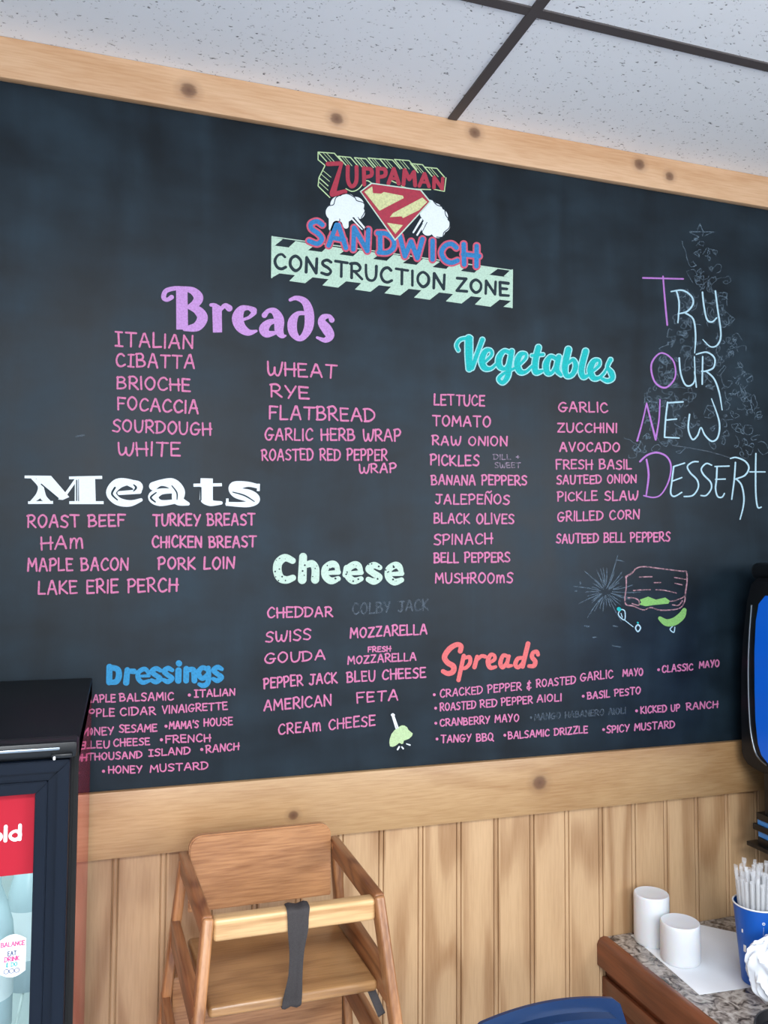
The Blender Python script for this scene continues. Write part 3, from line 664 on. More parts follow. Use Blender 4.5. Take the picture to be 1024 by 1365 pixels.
for (cx, cy_, sx_, sy_) in ((140, 95, 50, 20), (98, 170, 20, 50), (150, 235, 50, 18), (268, 150, 22, 70), (345, 180, 20, 40), (440, 150, 40, 20), (470, 240, 40, 15), (600, 150, 40, 25), (620, 240, 40, 15), (740, 150, 35, 20), (740, 240, 35, 20), (870, 150, 40, 20), (890, 245, 40, 20), (560, 190, 12, 30), (830, 200, 10, 30)):
    for k in range(3):
        add_disc(bm, 350+(cx+rg.uniform(-sx_, sx_))/4.995, 725+(cy_+rg.uniform(-sy_, sy_))/4.995, rg.uniform(.5, 1.3), T_, 8)
obj('heading', bm, CH['dark'], cb, 0, 'dark holes dotted over the pale green heading')
DRE = [
 ['l', (140, 102, 44), (138, 212, 44)], [(150, 106, 40), (198, 120, 42), (208, 164, 44), (190, 206, 42), (146, 214, 34)],
 ['l', (268, 124, 40), (260, 214, 46)], [(280, 132, 36), (316, 134, 40)],
]+e_at(384, 166, 42, 48, 34)+s_at(474, 162, 36, 48, 36)+s_at(560, 160, 34, 48, 36)+[
 ['l', (636, 128, 46), (634, 200, 46)], ['l', (638, 76, 44), (640, 78, 44)], ['l', (692, 116, 42), (690, 200, 42)], [(706, 122, 36), (744, 128, 42), (750, 200, 42)],
 [(842, 118, 34), (806, 108, 34), (778, 146, 40), (806, 186, 34), (842, 160, 34)], [(850, 110, 34), (852, 180, 38), (842, 222, 38), (812, 236, 36), (784, 226, 26)],
]+s_at(916, 152, 34, 48, 36)
heading('blue', 'sky blue block heading reading dressings', (120, 870), 5.389, DRE, 1)
SPR = [
 [(262, 168, 40), (268, 128, 40), (232, 116, 40), (176, 150, 44), (136, 212, 44), (158, 258, 44), (206, 290, 46), (204, 332, 44), (164, 348, 40), (124, 330, 36)],
 ['l', (290, 206, 34), (248, 400, 34)], [(292, 226, 26), (336, 216, 32), (340, 262, 32), (306, 302, 30), (268, 306, 26)],
 ['l', (398, 214, 34), (376, 296, 36)], [(400, 236, 28), (432, 208, 30), (462, 212, 32)],
 [(490, 262, 26), (536, 236, 30), (536, 204, 28), (506, 198, 32), (484, 250, 38), (502, 300, 36), (546, 294, 26)],
 [(638, 208, 30), (606, 204, 32), (584, 262, 36), (602, 298, 34), (634, 262, 28), (654, 208, 28)], [(650, 214, 30), (638, 282, 34), (674, 284, 24)],
 ['l', (806, 108, 38), (762, 290, 38)], [(756, 222, 30), (722, 230, 34), (704, 276, 36), (728, 298, 32), (764, 262, 28)],
 [(886, 196, 32), (876, 172, 32), (846, 182, 34), (838, 216, 36), (864, 252, 38), (852, 286, 36), (814, 288, 30)],
]
heading('coral', 'slanted coral brush heading reading spreads', (570, 840), 6.02, SPR, 1)

# ---- shop logo at the top
LO, LS = (410, 195), 5.12
bm = Ink()   # pale green block shading behind the red name
G = 7
letters = [(130, 240, 104, 340), (262, 345, 130, 292), (372, 450, 140, 262), (465, 545, 142, 268), (545, 632, 148, 262), (645, 745, 152, 272), (755, 836, 180, 282), (850, 935, 205, 300)]
for i, (x0, x1, y0, y1) in enumerate(letters):
    dx, dy = (-52, -62) if i else (-58, -64)
    strokes(bm, LO, LS, [['l', (x0+dx, y0+dy, G), (x1+dx, y0+dy+8, G)], ['l', (x0+dx, y0+dy, G), (x0, y0, G)], ['l', (x1+dx, y0+dy+8, G), (x1, y0+6, G)],
      ['l', ((x0+x1)/2+dx, y0+dy+4, 4), ((x0+x1)/2, y0+4, 4)], ['l', (x0*.7+x1*.3+dx, y0+dy+4, 3), (x0*.7+x1*.3, y0+4, 3)]], 0)
strokes(bm, LO, LS, [['l', (72, 40, G), (72, 92, G), (118, 130, G)], ['l', (118, 135, G), (78, 215, G), (72, 272, G), (152, 350, G)], ['l', (78, 215, G), (140, 270, G)],
  ['l', (92, 190, 4), (150, 240, 4)], ['l', (104, 165, 4), (160, 212, 4)], ['l', (74, 240, 4), (140, 300, 4)],
  ['l', (945, 215, G), (934, 308, G), (862, 294, G)], [(262, 290, G), (305, 308, G), (350, 290, G), (400, 235, G), (450, 262, G)], [(640, 270, G), (700, 290, G), (840, 296, G)],
  ['l', (470, 270, G), (545, 268, G), (560, 230, G), (630, 262, G)]], 0)
obj('logo', bm, CH['lime'], cb, 0, 'pale green block shading of the red shop name')
Wl = 27
heading('red', 'red block lettering of the shop name at top', LO, LS, [
 ['l', (232, 118, 20), (172, 322, 44)], ['l', (168, 330, 32), (254, 312, 34)], ['l', (138, 122, 30), (228, 118, 30)],
 [(274, 140, Wl), (276, 236, Wl), (302, 276, Wl), (332, 240, Wl), (334, 142, Wl)],
 ['l', (384, 150, Wl), (386, 262, Wl)], [(386, 154, 24), (432, 160, Wl), (434, 200, Wl), (390, 212, 24)],
 ['l', (478, 150, Wl), (480, 268, Wl)], [(480, 154, 24), (526, 160, Wl), (528, 200, Wl), (484, 212, 24)],
 ['l', (552, 254, Wl), (588, 156, Wl), (622, 256, Wl)], ['l', (566, 222, 20), (610, 222, 20)],
 ['l', (654, 262, Wl), (662, 164, Wl), (694, 226, Wl), (726, 176, Wl), (734, 268, Wl)],
 ['l', (762, 272, 24), (798, 190, 26), (828, 276, 24)], ['l', (776, 246, 18), (816, 248, 18)],
 ['l', (862, 284, 24), (864, 212, 24), (918, 292, 24), (922, 220, 22)],
], 3, name='logo')
heading('white', 'white puff of smoke left of the badge', LO, LS, ps=[], sts=[
 ['l', (176, 452, 104), (178, 455, 104)], ['l', (214, 400, 118), (216, 402, 118)], ['l', (270, 388, 128), (272, 390, 128)], ['l', (326, 404, 116), (328, 405, 116)], ['l', (346, 452, 88), (347, 454, 88)], ['l', (262, 460, 110), (264, 461, 110)],
 ['l', (180, 500, 74), (165, 560, 40)], ['l', (252, 510, 60), (262, 545, 36)], ['l', (330, 490, 16), (400, 572, 12)], ['l', (310, 500, 14), (372, 566, 10)]], layer=2, name='logo')
heading('white', 'white puff of smoke right of the badge', LO, LS, ps=[], sts=[
 ['l', (828, 410, 88), (836, 412, 88)], ['l', (870, 440, 100), (872, 442, 100)], ['l', (905, 480, 104), (906, 482, 104)], ['l', (924, 540, 96), (925, 541, 96)], ['l', (890, 578, 96), (891, 579, 96)], ['l', (840, 520, 110), (841, 521, 110)], ['l', (820, 570, 80), (821, 571, 80)], ['l', (812, 460, 90), (813, 461, 90)],
 ['l', (776, 500, 16), (722, 588, 12)], ['l', (800, 520, 14), (748, 606, 12)]], layer=2, name='logo')
for lb, sts in (('dark outline inside the left smoke puff', [[(118, 520, 6), (110, 470, 6), (130, 412, 6), (176, 400, 6), (196, 350, 6), (262, 324, 6), (320, 350, 6), (336, 372, 6), (384, 390, 6), (392, 440, 6), (366, 490, 6)], ['l', (308, 488, 6), (384, 572, 5)], ['l', (344, 486, 5), (408, 566, 4)]]),
                ('dark outline inside the right smoke puff', [[(846, 358, 6), (880, 400, 6), (930, 420, 6), (942, 470, 6), (968, 510, 6), (966, 556, 6), (930, 590, 6), (920, 620, 6), (880, 620, 6)], ['l', (764, 500, 5), (712, 590, 4)], ['l', (790, 508, 6), (736, 602, 5)], ['l', (815, 520, 5), (766, 616, 4)]])):
    bm = Ink(h=.3); strokes(bm, LO, LS, sts, 3); obj('logo', bm, CH['dark'], cb, 0, lb)
heading('cheese', 'cream outline of the badge', LO, LS, ps=[[(356, 310), (434, 250), (774, 296), (842, 380), (596, 648)]], layer=4, name='logo')
heading('red', 'red badge with a letter Z', LO, LS, ps=[[(366, 312), (438, 259), (768, 304), (830, 380), (597, 634)]], layer=5, name='logo')
heading('yellow', 'pale yellow fields of the badge', LO, LS, ps=[
  [(386, 312), (440, 276), (446, 322), (500, 326), (520, 314), (650, 340), (655, 356), (490, 442)], [(782, 352), (816, 382), (760, 438), (650, 492), (640, 480), (560, 486), (582, 458)], [(540, 524), (650, 540), (598, 600)]], layer=6, name='logo')
# SANDWICH
def cap(ch, x0, x1, yt, yb, w_, sl=0.0):
    out = []
    adv, sts = FONT[ch]
    for st in sts:
        kind = st[0] if isinstance(st[0], str) else 'l'
        pp = st[1:] if isinstance(st[0], str) else st
        out.append([kind]+[(x0+a/adv*(x1-x0), yb-b*(yb-yt)+sl*(a/adv-.5)*(x1-x0), w_) for a, b in pp])
    return out
FONT_W = {'W': (.9, [[(0, 1), (.2, 0), (.45, .8), (.7, 0), (.9, 1)]])}
SAND = []
for ch, x0, x1, yt, yb in (('S', 412, 429, 295, 325), ('A', 438, 461, 300, 329), ('N', 471, 491, 305, 334), ('D', 506, 525, 312, 338), ('W', 533, 563, 317, 343), ('I', 575.5, 577.5, 321, 346), ('C', 588.5, 609, 325, 350), ('H', 618, 636, 327, 354)):
    if ch == 'W':
        FONT['W'], keep = FONT_W['W'], FONT['W']
    SAND += cap(ch, x0, x1, yt, yb, 6.2, .14)
    if ch == 'W': FONT['W'] = keep
# banner
BAN = Ink(); Tb = board_T(0)
add_poly(BAN, [(362.5, 327), (683, 370.5), (683, 401.5), (362, 363.2)], Tb)
strokes(BAN, (0, 0), 1, [['l', (362.6, 315.5, 1.3), (683, 360.5, 1.3)], ['l', (362.8, 315.5, 1.8), (362.3, 370, 1.8)], ['l', (683, 360, 1.8), (682.5, 410, 1.8)]], 0)
tops = [(366.6, 327.3), (410, 334), (452, 339.5), (497, 345.5), (536.4, 351), (576, 356.5), (613.7, 361.5), (653, 366)]
for i, (x, y) in enumerate(tops):      # light wedges between the dark stripes along the top
    nx, ny = tops[i+1] if i+1 < len(tops) else (690, 371)
    a = [(x+18.4, y+2.4), (x+27.5, y-6), (nx+10.5, ny-7.5), (nx, ny)]
    if i+1 == len(tops): a = [(x+18.4, y+2.4), (x+27.5, y-6), (683, y-5), (683, y+4.5)]
    add_poly(BAN, a, Tb)
add_poly(BAN, [(362.5, 316), (377, 319), (366.6, 327.3), (362.5, 327)], Tb)
teeth = [(385.7, 374.6), (429.7, 380.5), (473, 386), (512.5, 391), (552, 396.7), (594.4, 401.7), (633, 406)]
for (x, y) in teeth: add_poly(BAN, [(x+10.5, y-10.5), (x+34, y-7.2), (x+21, y+3), (x, y)], Tb)
add_poly(BAN, [(362, 358), (377, 362), (362, 370.5)], Tb); add_poly(BAN, [(671, 409), (683, 400), (683, 410.5)], Tb)
obj('logo', BAN, CH['banner'], cb, 0, 'pale mint hazard-striped banner under the shop name')
bm = Ink(); Tn = board_T(1)
for s_, x0, y0, x1, y1, h_ in (('CONSTRUCTION', 366.5, 357.5, 592.5, 386, 19.5), ('ZONE', 609, 387.5, 677.5, 394.5, 17)):
    xs = {}
    add_text(bm, s_, (x0, y0), (x1, y1), h_, 3.9, Tn, jit=.0, gap=.26)
obj('logo', bm, CH['dark'], cb, 0, 'dark lettering reading construction zone on the mint banner')
bm = Ink(); strokes(bm, (0, 0), 1, SAND, 2, 4.6); obj('logo', bm, CH['rose'], cb, 0, 'rose outline around the blue word')
bm = Ink(); strokes(bm, (0, 0), 1, SAND, 3); obj('logo', bm, CH['navy'], cb, 0, 'blue lettering reading sandwich')

# ---- try our new dessert
TO, TS = (780, 260), 2.967
w2 = 6.5
heading('purple', 'tall purple initials T O N D', TO, TS, [
 ['l', (229, 328, 7), (388, 332, 6)], [(308, 322, 6), (316, 420, 7), (325, 514, 7)],
 ['o', (300, 625, 6), (262, 670, 7), (275, 738, 7), (318, 762, 7), (356, 720, 6), (348, 655, 6)],
 [(206, 972, 7), (226, 900, 6), (243, 824, 5)], [(243, 824, 6), (262, 900, 7), (279, 967, 8)], [(279, 967, 7), (292, 890, 6), (296, 810, 5)]], 1)
DO, DS = (820, 540), 5.02
heading('purple', 'tall purple initial D', DO, DS, [[(210, 365, 12), (224, 470, 13), (207, 610, 10)], [(166, 378, 12), (215, 335, 12), (280, 318, 12), (345, 345, 12), (374, 410, 11), (358, 510, 10), (310, 595, 9), (258, 618, 9), (192, 606, 9)]], 1)
heading('pale', 'thin pale blue letters R Y U R E W', TO, TS, [
 [(362, 382, w2), (372, 430, w2), (367, 505, 5)], [(340, 382, 5), (385, 377, w2), (420, 400, w2), (427, 430, w2), (404, 460, w2), (368, 470, 5)], [(395, 466, w2), (428, 492, w2), (437, 560, w2), (433, 625, 4)],
 [(464, 385, w2), (470, 440, w2), (482, 492, w2), (502, 502, w2), (520, 486, 5)], [(515, 380, w2), (524, 450, w2), (537, 550, w2), (524, 592, w2), (496, 600, 5), (466, 572, 4)],
 [(372, 645, w2), (378, 705, w2), (396, 750, w2), (420, 752, w2), (434, 725, 5), (432, 640, 5)], [(433, 700, w2), (440, 760, 5)],
 ['l', (465, 640, w2), (463, 748, 6)], [(440, 630, 5), (482, 622, w2), (512, 646, w2), (508, 682, w2), (480, 696, w2), (460, 697, 5)], [(480, 698, w2), (510, 727, w2), (530, 780, w2), (542, 850, 4)],
 [(387, 818, 6), (326, 822, 6)], [(326, 820, w2), (318, 890, w2), (314, 955, w2)], ['l', (314, 958, 6), (372, 961, 5)], ['l', (320, 890, 6), (362, 886, 5)],
 [(413, 868, w2), (408, 925, w2), (424, 966, w2), (444, 952, w2), (458, 920, 5), (474, 950, w2), (502, 974, w2), (526, 955, w2), (530, 895, w2), (500, 806, 4)]], 1)
heading('pale', 'thin pale blue letters finishing the last word', DO, DS, [
 ['l', (465, 388, 9), (390, 412, 10)], [(392, 412, 11), (379, 515, 11), (372, 588, 11), (396, 611, 10), (446, 584, 9)], ['l', (386, 508, 9), (446, 485, 9)],
 [(555, 379, 9), (520, 381, 10), (484, 410, 10), (502, 452, 11), (548, 500, 11), (556, 552, 10), (520, 604, 10), (462, 612, 9)],
 [(646, 402, 9), (610, 391, 10), (577, 426, 10), (592, 466, 11), (638, 515, 11), (643, 560, 10), (610, 604, 10), (574, 605, 9)],
 ['l', (668, 411, 9), (763, 408, 9)], [(682, 412, 11), (678, 500, 11), (672, 560, 11), (686, 611, 10), (715, 616, 10), (731, 592, 9)], ['l', (672, 497, 9), (737, 495, 9)],
 [(805, 384, 10), (797, 500, 11), (780, 630, 9)], [(772, 357, 9), (812, 351, 10), (870, 376, 11), (895, 420, 11), (868, 470, 11), (802, 496, 9)], [(812, 496, 10), (846, 536, 11), (862, 620, 11), (855, 690, 10), (836, 764, 8)],
 [(942, 325, 10), (940, 450, 11), (942, 600, 11), (954, 682, 10), (978, 683, 9)], ['l', (901, 447, 9), (1003, 447, 9)]], 1)
heading('faint', 'long thin stray chalk line', DO, DS, [[(380, 268, 5), (600, 305, 6), (770, 352, 6)]], 0, name='drawing')
# ghost of a rubbed-out fir tree
bm = Ink(); bm.h = .3; rg = random.Random(11); Tg = board_T(0)
strokes(bm, (820, 280), 5.02, [['l', (498, 145, 8), (660, 147, 8)], ['l', (498, 147, 6), (560, 180, 6), (515, 208, 6)], ['l', (568, 95, 7), (548, 140, 6)], ['l', (568, 95, 7), (590, 145, 6), (585, 175, 5)], ['l', (655, 148, 5), (600, 172, 5)]], 0)
def spiral(bm, cx, cy_, r_, turns, wd):      # a loose scribble that wanders
    a = rg.uniform(0, 6.28); x, y = cx, cy_; pts = []
    for k in range(int(4+turns*6)):
        pts.append((x, y, wd*rg.uniform(.6, 1.3))); a += rg.uniform(-.3, 1.9); st = r_*rg.uniform(.35, 1.1)
        x += st*math.cos(a); y += st*math.sin(a)
    add_ribbon(bm, pts, Tg, n=4)
for k in range(230):
    f = rg.random()**.62; y = 318+f*282; half = 4+f*84
    e = rg.choice((-1, 1))*(1-rg.random()**2*.9) if rg.random() < .75 else rg.uniform(-1, 1)
    cx = 934+f*2+e*half
    if cx > 1012: continue
    spiral(bm, cx, y, rg.uniform(2, 6.5), rg.uniform(.5, 1.6), .85)
obj('drawing', bm, CH['ghost'], cb, 0, 'rubbed-out fir tree with a star behind the dessert words')
# ghost burst left of the sandwich drawing
SO, SS = (760, 735), 5.689
bm = Ink(h=.28); rg = random.Random(5)
for k in range(34):
    a = 2*math.pi*k/34+rg.uniform(-.06, .06); r1 = rg.uniform(25, 60); r2_ = rg.uniform(110, 300 if k % 3 == 0 else 200)
    strokes(bm, SO, SS, [[(270+r1*math.cos(a), 305+r1*math.sin(a), 6), (270+(r1+r2_)/2*math.cos(a+.03), 305+(r1+r2_)/2*math.sin(a+.03), 7), (270+r2_*math.cos(a), 305+r2_*math.sin(a), 5)]], 0)
strokes(bm, SO, SS, [['l', (112, 565, 9), (145, 570, 9)], ['l', (328, 566, 9), (360, 570, 9)], ['l', (170, 652, 8), (200, 650, 8)], ['l', (75, 235, 12), (80, 245, 12)], ['l', (320, 715, 8), (380, 725, 8)], ['l', (40, 300, 10), (56, 300, 10)], ['l', (360, 65, 6), (408, 76, 6)]], 0)
obj('drawing', bm, CH['ghost'], cb, 0, 'rubbed-out burst of rays left of the sandwich drawing')
heading('peach', 'dusty pink outline drawing of a sandwich', SO, SS, [
 [(424, 192, 14), (470, 162, 12), (500, 130, 9), (560, 116, 9), (700, 132, 9), (845, 150, 9), (882, 155, 10), (886, 230, 10), (874, 320, 11), (866, 385, 9), (822, 434, 9), (690, 446, 9), (610, 426, 9), (556, 444, 9), (480, 415, 9), (424, 402, 10), (416, 350, 10), (426, 270, 9), (424, 192, 12)],
 ['l', (524, 194, 9), (620, 192, 9)], ['l', (638, 237, 8), (690, 237, 8)], [(480, 297, 8), (540, 292, 8), (608, 290, 8)], [(650, 291, 8), (720, 296, 8), (805, 316, 8)], ['l', (792, 198, 8), (876, 212, 8)], ['l', (796, 242, 8), (850, 254, 8)],
 [(440, 352, 9), (480, 352, 9), (520, 372, 9), (520, 408, 9), (470, 395, 9)], [(760, 378, 9), (800, 372, 9), (850, 352, 9), (868, 338, 9)], [(776, 405, 8), (820, 408, 10), (850, 376, 12)],
], 1, name='drawing')
heading('green', 'green lettuce and pickle in the sandwich drawing', SO, SS, [[(682, 508, 30), (730, 540, 52), (790, 532, 60), (844, 490, 56), (866, 446, 34)]], 1, ps=[[(528, 366), (592, 343), (650, 366), (722, 350), (757, 376), (745, 396), (640, 406), (572, 416), (520, 402), (540, 388)]], name='drawing')
heading('pale', 'small pale doodles under the sandwich drawing', SO, SS, [
 ['o', (385, 442, 8), (415, 455, 8), (412, 520, 8), (366, 480, 8)], [(415, 522, 6), (450, 550, 6), (478, 572, 6)], ['o', (515, 556, 11), (534, 580, 10), (514, 608, 10), (496, 580, 10)], [(775, 570, 8), (758, 592, 8), (786, 614, 8), (794, 575, 8)], ['l', (386, 470, 6), (396, 500, 6)]], 1, name='drawing')
heading('aqua', 'turquoise dots on the small doodles', SO, SS, [['l', (368, 436, 28), (374, 440, 28)], ['l', (512, 540, 14), (514, 542, 14)]], 2, name='drawing')
KO, KS = (500, 940), 14.63
heading('lime', 'pale green cheese spread doodle', KO, KS, ps=[[(290, 800), (278, 730), (286, 660), (320, 560), (380, 485), (450, 430), (520, 392), (570, 395), (625, 430), (650, 480), (690, 515), (735, 550), (720, 600), (660, 655), (560, 692), (550, 745), (520, 758), (496, 742), (470, 735), (400, 790), (340, 812)]], layer=1, name='drawing')
heading('white', 'white knife handle and drips of the doodle', KO, KS, [['l', (330, 190, 28), (410, 450, 30)], ['l', (358, 190, 28), (445, 440, 30)], [(318, 190, 26), (345, 168, 26), (375, 190, 26)], ['l', (470, 810, 30), (440, 862, 34)], ['l', (520, 812, 26), (548, 846, 30)], ['l', (612, 752, 20), (680, 776, 28)]], 2, name='drawing')
heading('faint', 'short stray chalk mark left of the lists', (20, 360), 2.327, [['l', (190, 516, 5), (214, 512, 6)]], 0, name='drawing')

# ------------------------------------------------------------------ high chair
hc = thing('high_chair', 'oak-stained wooden restaurant high chair against the wainscot', 'high chair', (.29, -.28, 0))
SP = .105                                    # sideways splay per metre of drop
def side_x(s, z, front):                     # outer face of a side frame at height z
    top = (.127 if not front else .143) if s < 0 else (.454 if not front else .457)
    return top+s*SP*(1.05-z)
TH = .0185
def leg(s, front):
    y1, y0 = ((-.452, -.66) if front else (-.163, -.055))
    zt = 1.045
    x1, x0 = side_x(s, zt, front)-s*TH/2, side_x(s, 0, front)-s*TH/2
    return beam((x0, y0, 0), (x1, y1, zt), TH, .036, bev=.005)
for s in (-1, 1):
    obj('leg', leg(s, True), MT['oakZ'], hc); obj('leg', leg(s, False), MT['oakZ'], hc)
    xf, xr = side_x(s, 1.03, True)-s*TH/2, side_x(s, 1.03, False)-s*TH/2
    obj('armrest', beam((xf, -.462, 1.031), (xr, -.147, 1.031), TH+.0004, .038, bev=.005), MT['oakY'], hc)
    for z, nm, yf, yr, h in ((.895, 'seat_rail', -.49, -.148, .055), (.745, 'side_rail', -.515, -.125, .05)):
        xf, xr = side_x(s, z, True)-s*TH/2, side_x(s, z, False)-s*TH/2
        obj(nm, beam((xf, yf, z), (xr, yr, z), TH-.002, h, bev=.003), MT['oakY'], hc)
    z = .2; obj('stretcher', beam((side_x(s, z, True)-s*TH/2, -.62, z), (side_x(s, z, False)-s*TH/2, -.08, z), TH-.002, .036, bev=.003), MT['oakY'], hc)
bp = rrect(.1435, .4365, .934, 1.083, .026, rs=(.026, .026, .003, .003))
bm = add_prism(bmesh.new(), bp, lambda a, b, d: (a, d-.035*(b-1.0)*-.2, b), -.168, -.150)
bmesh.ops.bevel(bm, geom=[e for e in bm.edges if abs(e.verts[0].co.y-e.verts[1].co.y) < .004], offset=.003, segments=2, affect='EDGES')
obj('backrest', bm, MT['oakX'], hc)
# seat board with a rounded front edge
sx0, sx1, zr, zf = .158, .440, .885, .885
bm = box(.1575, .4565, -.4335, -.165, .866, .886, bev=.007, seg=4)
for v in bm.verts:
    t_ = (v.co.y+.4335)/(.2685); v.co.x += (.0-.014*t_ if v.co.x < .3 else -.010*t_)
obj('seat', bm, MT['oakSeat'], hc)
obj('front_bar', box(.160, .4415, -.4655, -.438, 1.006, 1.043, bev=.006, seg=4), MT['oakBar'], hc)
bm = box(.118, .470, -.142, -.124, .56, .80, bev=.002)
obj('back_panel', bm, MT['oakX'], hc, label='pale board below the seat')
obj('footrest', box(.10, .486, -.60, -.47, .40, .418, bev=.004), MT['oakSeat'], hc)
# grey webbing strap looped over the bar and pulled down to the seat edge
bm = bmesh.new(); path = [(.3035, -.438, 1.0435, .040), (.303, -.452, 1.0455, .040), (.3025, -.4665, 1.043, .040), (.302, -.4685, 1.030, .037), (.302, -.468, 1.006, .035), (.3015, -.462, .97, .026), (.301, -.455, .93, .025), (.2995, -.447, .898, .031), (.299, -.4405, .880, .034), (.2985, -.437, .868, .034), (.298, -.428, .8625, .030), (.298, -.40, .8620, .030)]
pts = catmull([p for p in path], n=5)
rows = []
for i, (x, y, z, wd) in enumerate(pts):
    d = Vector(pts[min(i+1, len(pts)-1)][:3])-Vector(pts[max(i-1, 0)][:3]); d.normalize(); nrm = Vector((1, 0, 0)).cross(d).normalized()
    row = []
    for k in range(7):
        u_ = (k/6-.5); bulge = .0016*math.cos(u_*math.pi*3)
        row.append(bm.verts.new(Vector((x+u_*wd, y, z))+nrm*bulge*(1 if abs(u_) < .45 else .3)))
    rows.append(row)
for a, b in zip(rows, rows[1:]):
    for k in range(6): bm.faces.new((a[k], a[k+1], b[k+1], b[k]))
bmesh.ops.recalc_face_normals(bm, faces=bm.faces)
bmesh.ops.solidify(bm, geom=list(bm.faces), thickness=.0016)
obj('strap', bm, MT['strap'], hc, 60, 'grey webbing strap')
obj('strap', beam((.446, -.425, .868), (.464, -.432, .825), .012, .004, bev=.001), MT['strap'], hc, label='dark strap end below the seat corner')

# ------------------------------------------------------------------ drinks cooler
CX0, CX1, CYF, CYB, CZ = -.66, -.05, -.665, -.03, 1.392
bc = thing('beverage_cooler', 'black glass-door beverage cooler with a red sign band', 'cooler', ((CX0+CX1)/2, (CYF+CYB)/2, 0))
bm = bmesh.new()
add_box(bm, CX0, CX1, CYF+.05, CYB, CZ-.045, CZ-.005, bev=.003)           # roof
add_box(bm, CX0, CX1, CYF+.05, CYB, 0, .16, bev=.002)                    # plinth
add_box(bm, CX0, CX0+.03, CYF+.05, CYB, .1, CZ-.04)
add_box(bm, CX1-.03, CX1-.0015, CYF+.05, CYB, .1, CZ-.04)
add_box(bm, CX0, CX1-.0015, CYB-.03, CYB, .1, CZ-.04)
obj('cabinet', bm, MT['black_metal'], bc)
obj('side_panel', box(CX1-.0012, CX1, CYF+.052, CYB, .02, CZ-.012), MT['redside'], bc, 0, 'shiny red side panel')
bm = bmesh.new()
add_box(bm, CX0+.03, CX1-.03, CYB-.04, CYB-.031, .16, CZ-.045); add_box(bm, CX0+.03, CX0+.038, CYF+.06, CYB-.03, .16, CZ-.045)
add_box(bm, CX1-.040, CX1-.031, CYF+.06, CYB-.03, .16, CZ-.045); add_box(bm, CX0+.03, CX1-.03, CYF+.06, CYB-.03, .155, .166); add_box(bm, CX0+.03, CX1-.03, CYF+.06, CYB-.03, CZ-.054, CZ-.046)
obj('liner', bm, MT['liner'], bc, 0, 'white inner walls')
bm = box(CX0, CX1, CYF+.006, CYF+.05, CZ-.022, CZ, bev=.004); obj('top_trim', bm, MT['black'], bc)
obj('trim_strip', box(CX0+.01, CX1-.022, CYF+.002, CYF+.008, CZ-.010, CZ-.006, bev=.001), MT['alu'], bc, label='thin bright strip along the top')  # bright metal strip stands for the highlight line on the top trim
obj('corner_post', box(CX1-.006, CX1+.0006, CYF+.046, CYF+.0585, .02, CZ-.008, bev=.0004), MT['gasket'], bc, 0)  # added black strip: stands for the dark gap, covers the panel edge glint
obj('hinge_cover', box(CX1-.032, CX1-.006, CYF-.002, CYF+.012, CZ-.020, CZ-.0145, bev=.001), MT['black'], bc)
obj('latch', box(CX1-.030, CX1-.027, CYF-.004, CYF, CZ-.0215, CZ-.017, bev=.0006), MT['whitesign'], bc, label='tiny white tab')
dr = obj('door', bmesh.new(), MT['frame_black'], bc)
def frame_ring(o0, o1, y0, y1, zt=CZ-.0225, zb=.17, bev=.002):
    x0, x1 = CX0+.006, CX1-.009
    bm = bmesh.new()
    for poly in ([(x0+o0, zt-o0), (x1-o0, zt-o0), (x1-o1, zt-o1), (x0+o1, zt-o1)], [(x1-o0, zt-o0), (x1-o0, zb+o0), (x1-o1, zb+o1), (x1-o1, zt-o1)], [(x0+o0, zb+o0), (x0+o0, zt-o0), (x0+o1, zt-o1), (x0+o1, zb+o1)], [(x1-o0, zb+o0), (x0+o0, zb+o0), (x0+o1, zb+o1), (x1-o1, zb+o1)]):
        add_prism(bm, poly, lambda a, b, d: (a, d, b), y0, y1)
    return bm
ring = frame_ring(0, .0155, CYF-.002, CYF+.045)
for a in (frame_ring(.0145, .028, CYF+.004, CYF+.045), frame_ring(.027, .0425, CYF-.001, CYF+.045)):
    me = bpy.data.meshes.new('t'); a.to_mesh(me); a.free(); ring.from_mesh(me); bpy.data.meshes.remove(me)
bmesh.ops.bevel(ring, geom=list(ring.edges), offset=.0012, segments=2, affect='EDGES')
bmesh.ops.translate(ring, vec=-world_origin(dr), verts=ring.verts); ring.to_mesh(dr.data); ring.free(); dr.data.shade_smooth(); dr.data.set_sharp_from_angle(angle=R(35))
obj('gasket', box(CX0+.008, CX1-.004, CYF+.0455, CYF+.0505, .165, CZ-.024), None, dr, 0).data.materials.append(MT['gasket'])
bpy.data.objects.remove(bpy.data.objects['gasket'], do_unlink=True)
g = frame_ring(-.003, .012, CYF+.0452, CYF+.0505); obj('gasket', g, MT['gasket'], dr, 0)
gx0, gx1, gz1 = CX0+.045, CX1-.0505, CZ-.0640
obj('glass_pane', box(gx0-.003, gx1+.003, CYF+.014, CYF+.018, .21, gz1+.004), MT['glass'], dr, 0)
yS = CYF+.0125
sg = obj('sign_band', box(gx0, gx1, yS, yS+.0015, 1.2185, gz1), MT['redsign'], dr, 0, 'glossy red header sign')
bm = Ink(h=.0008)
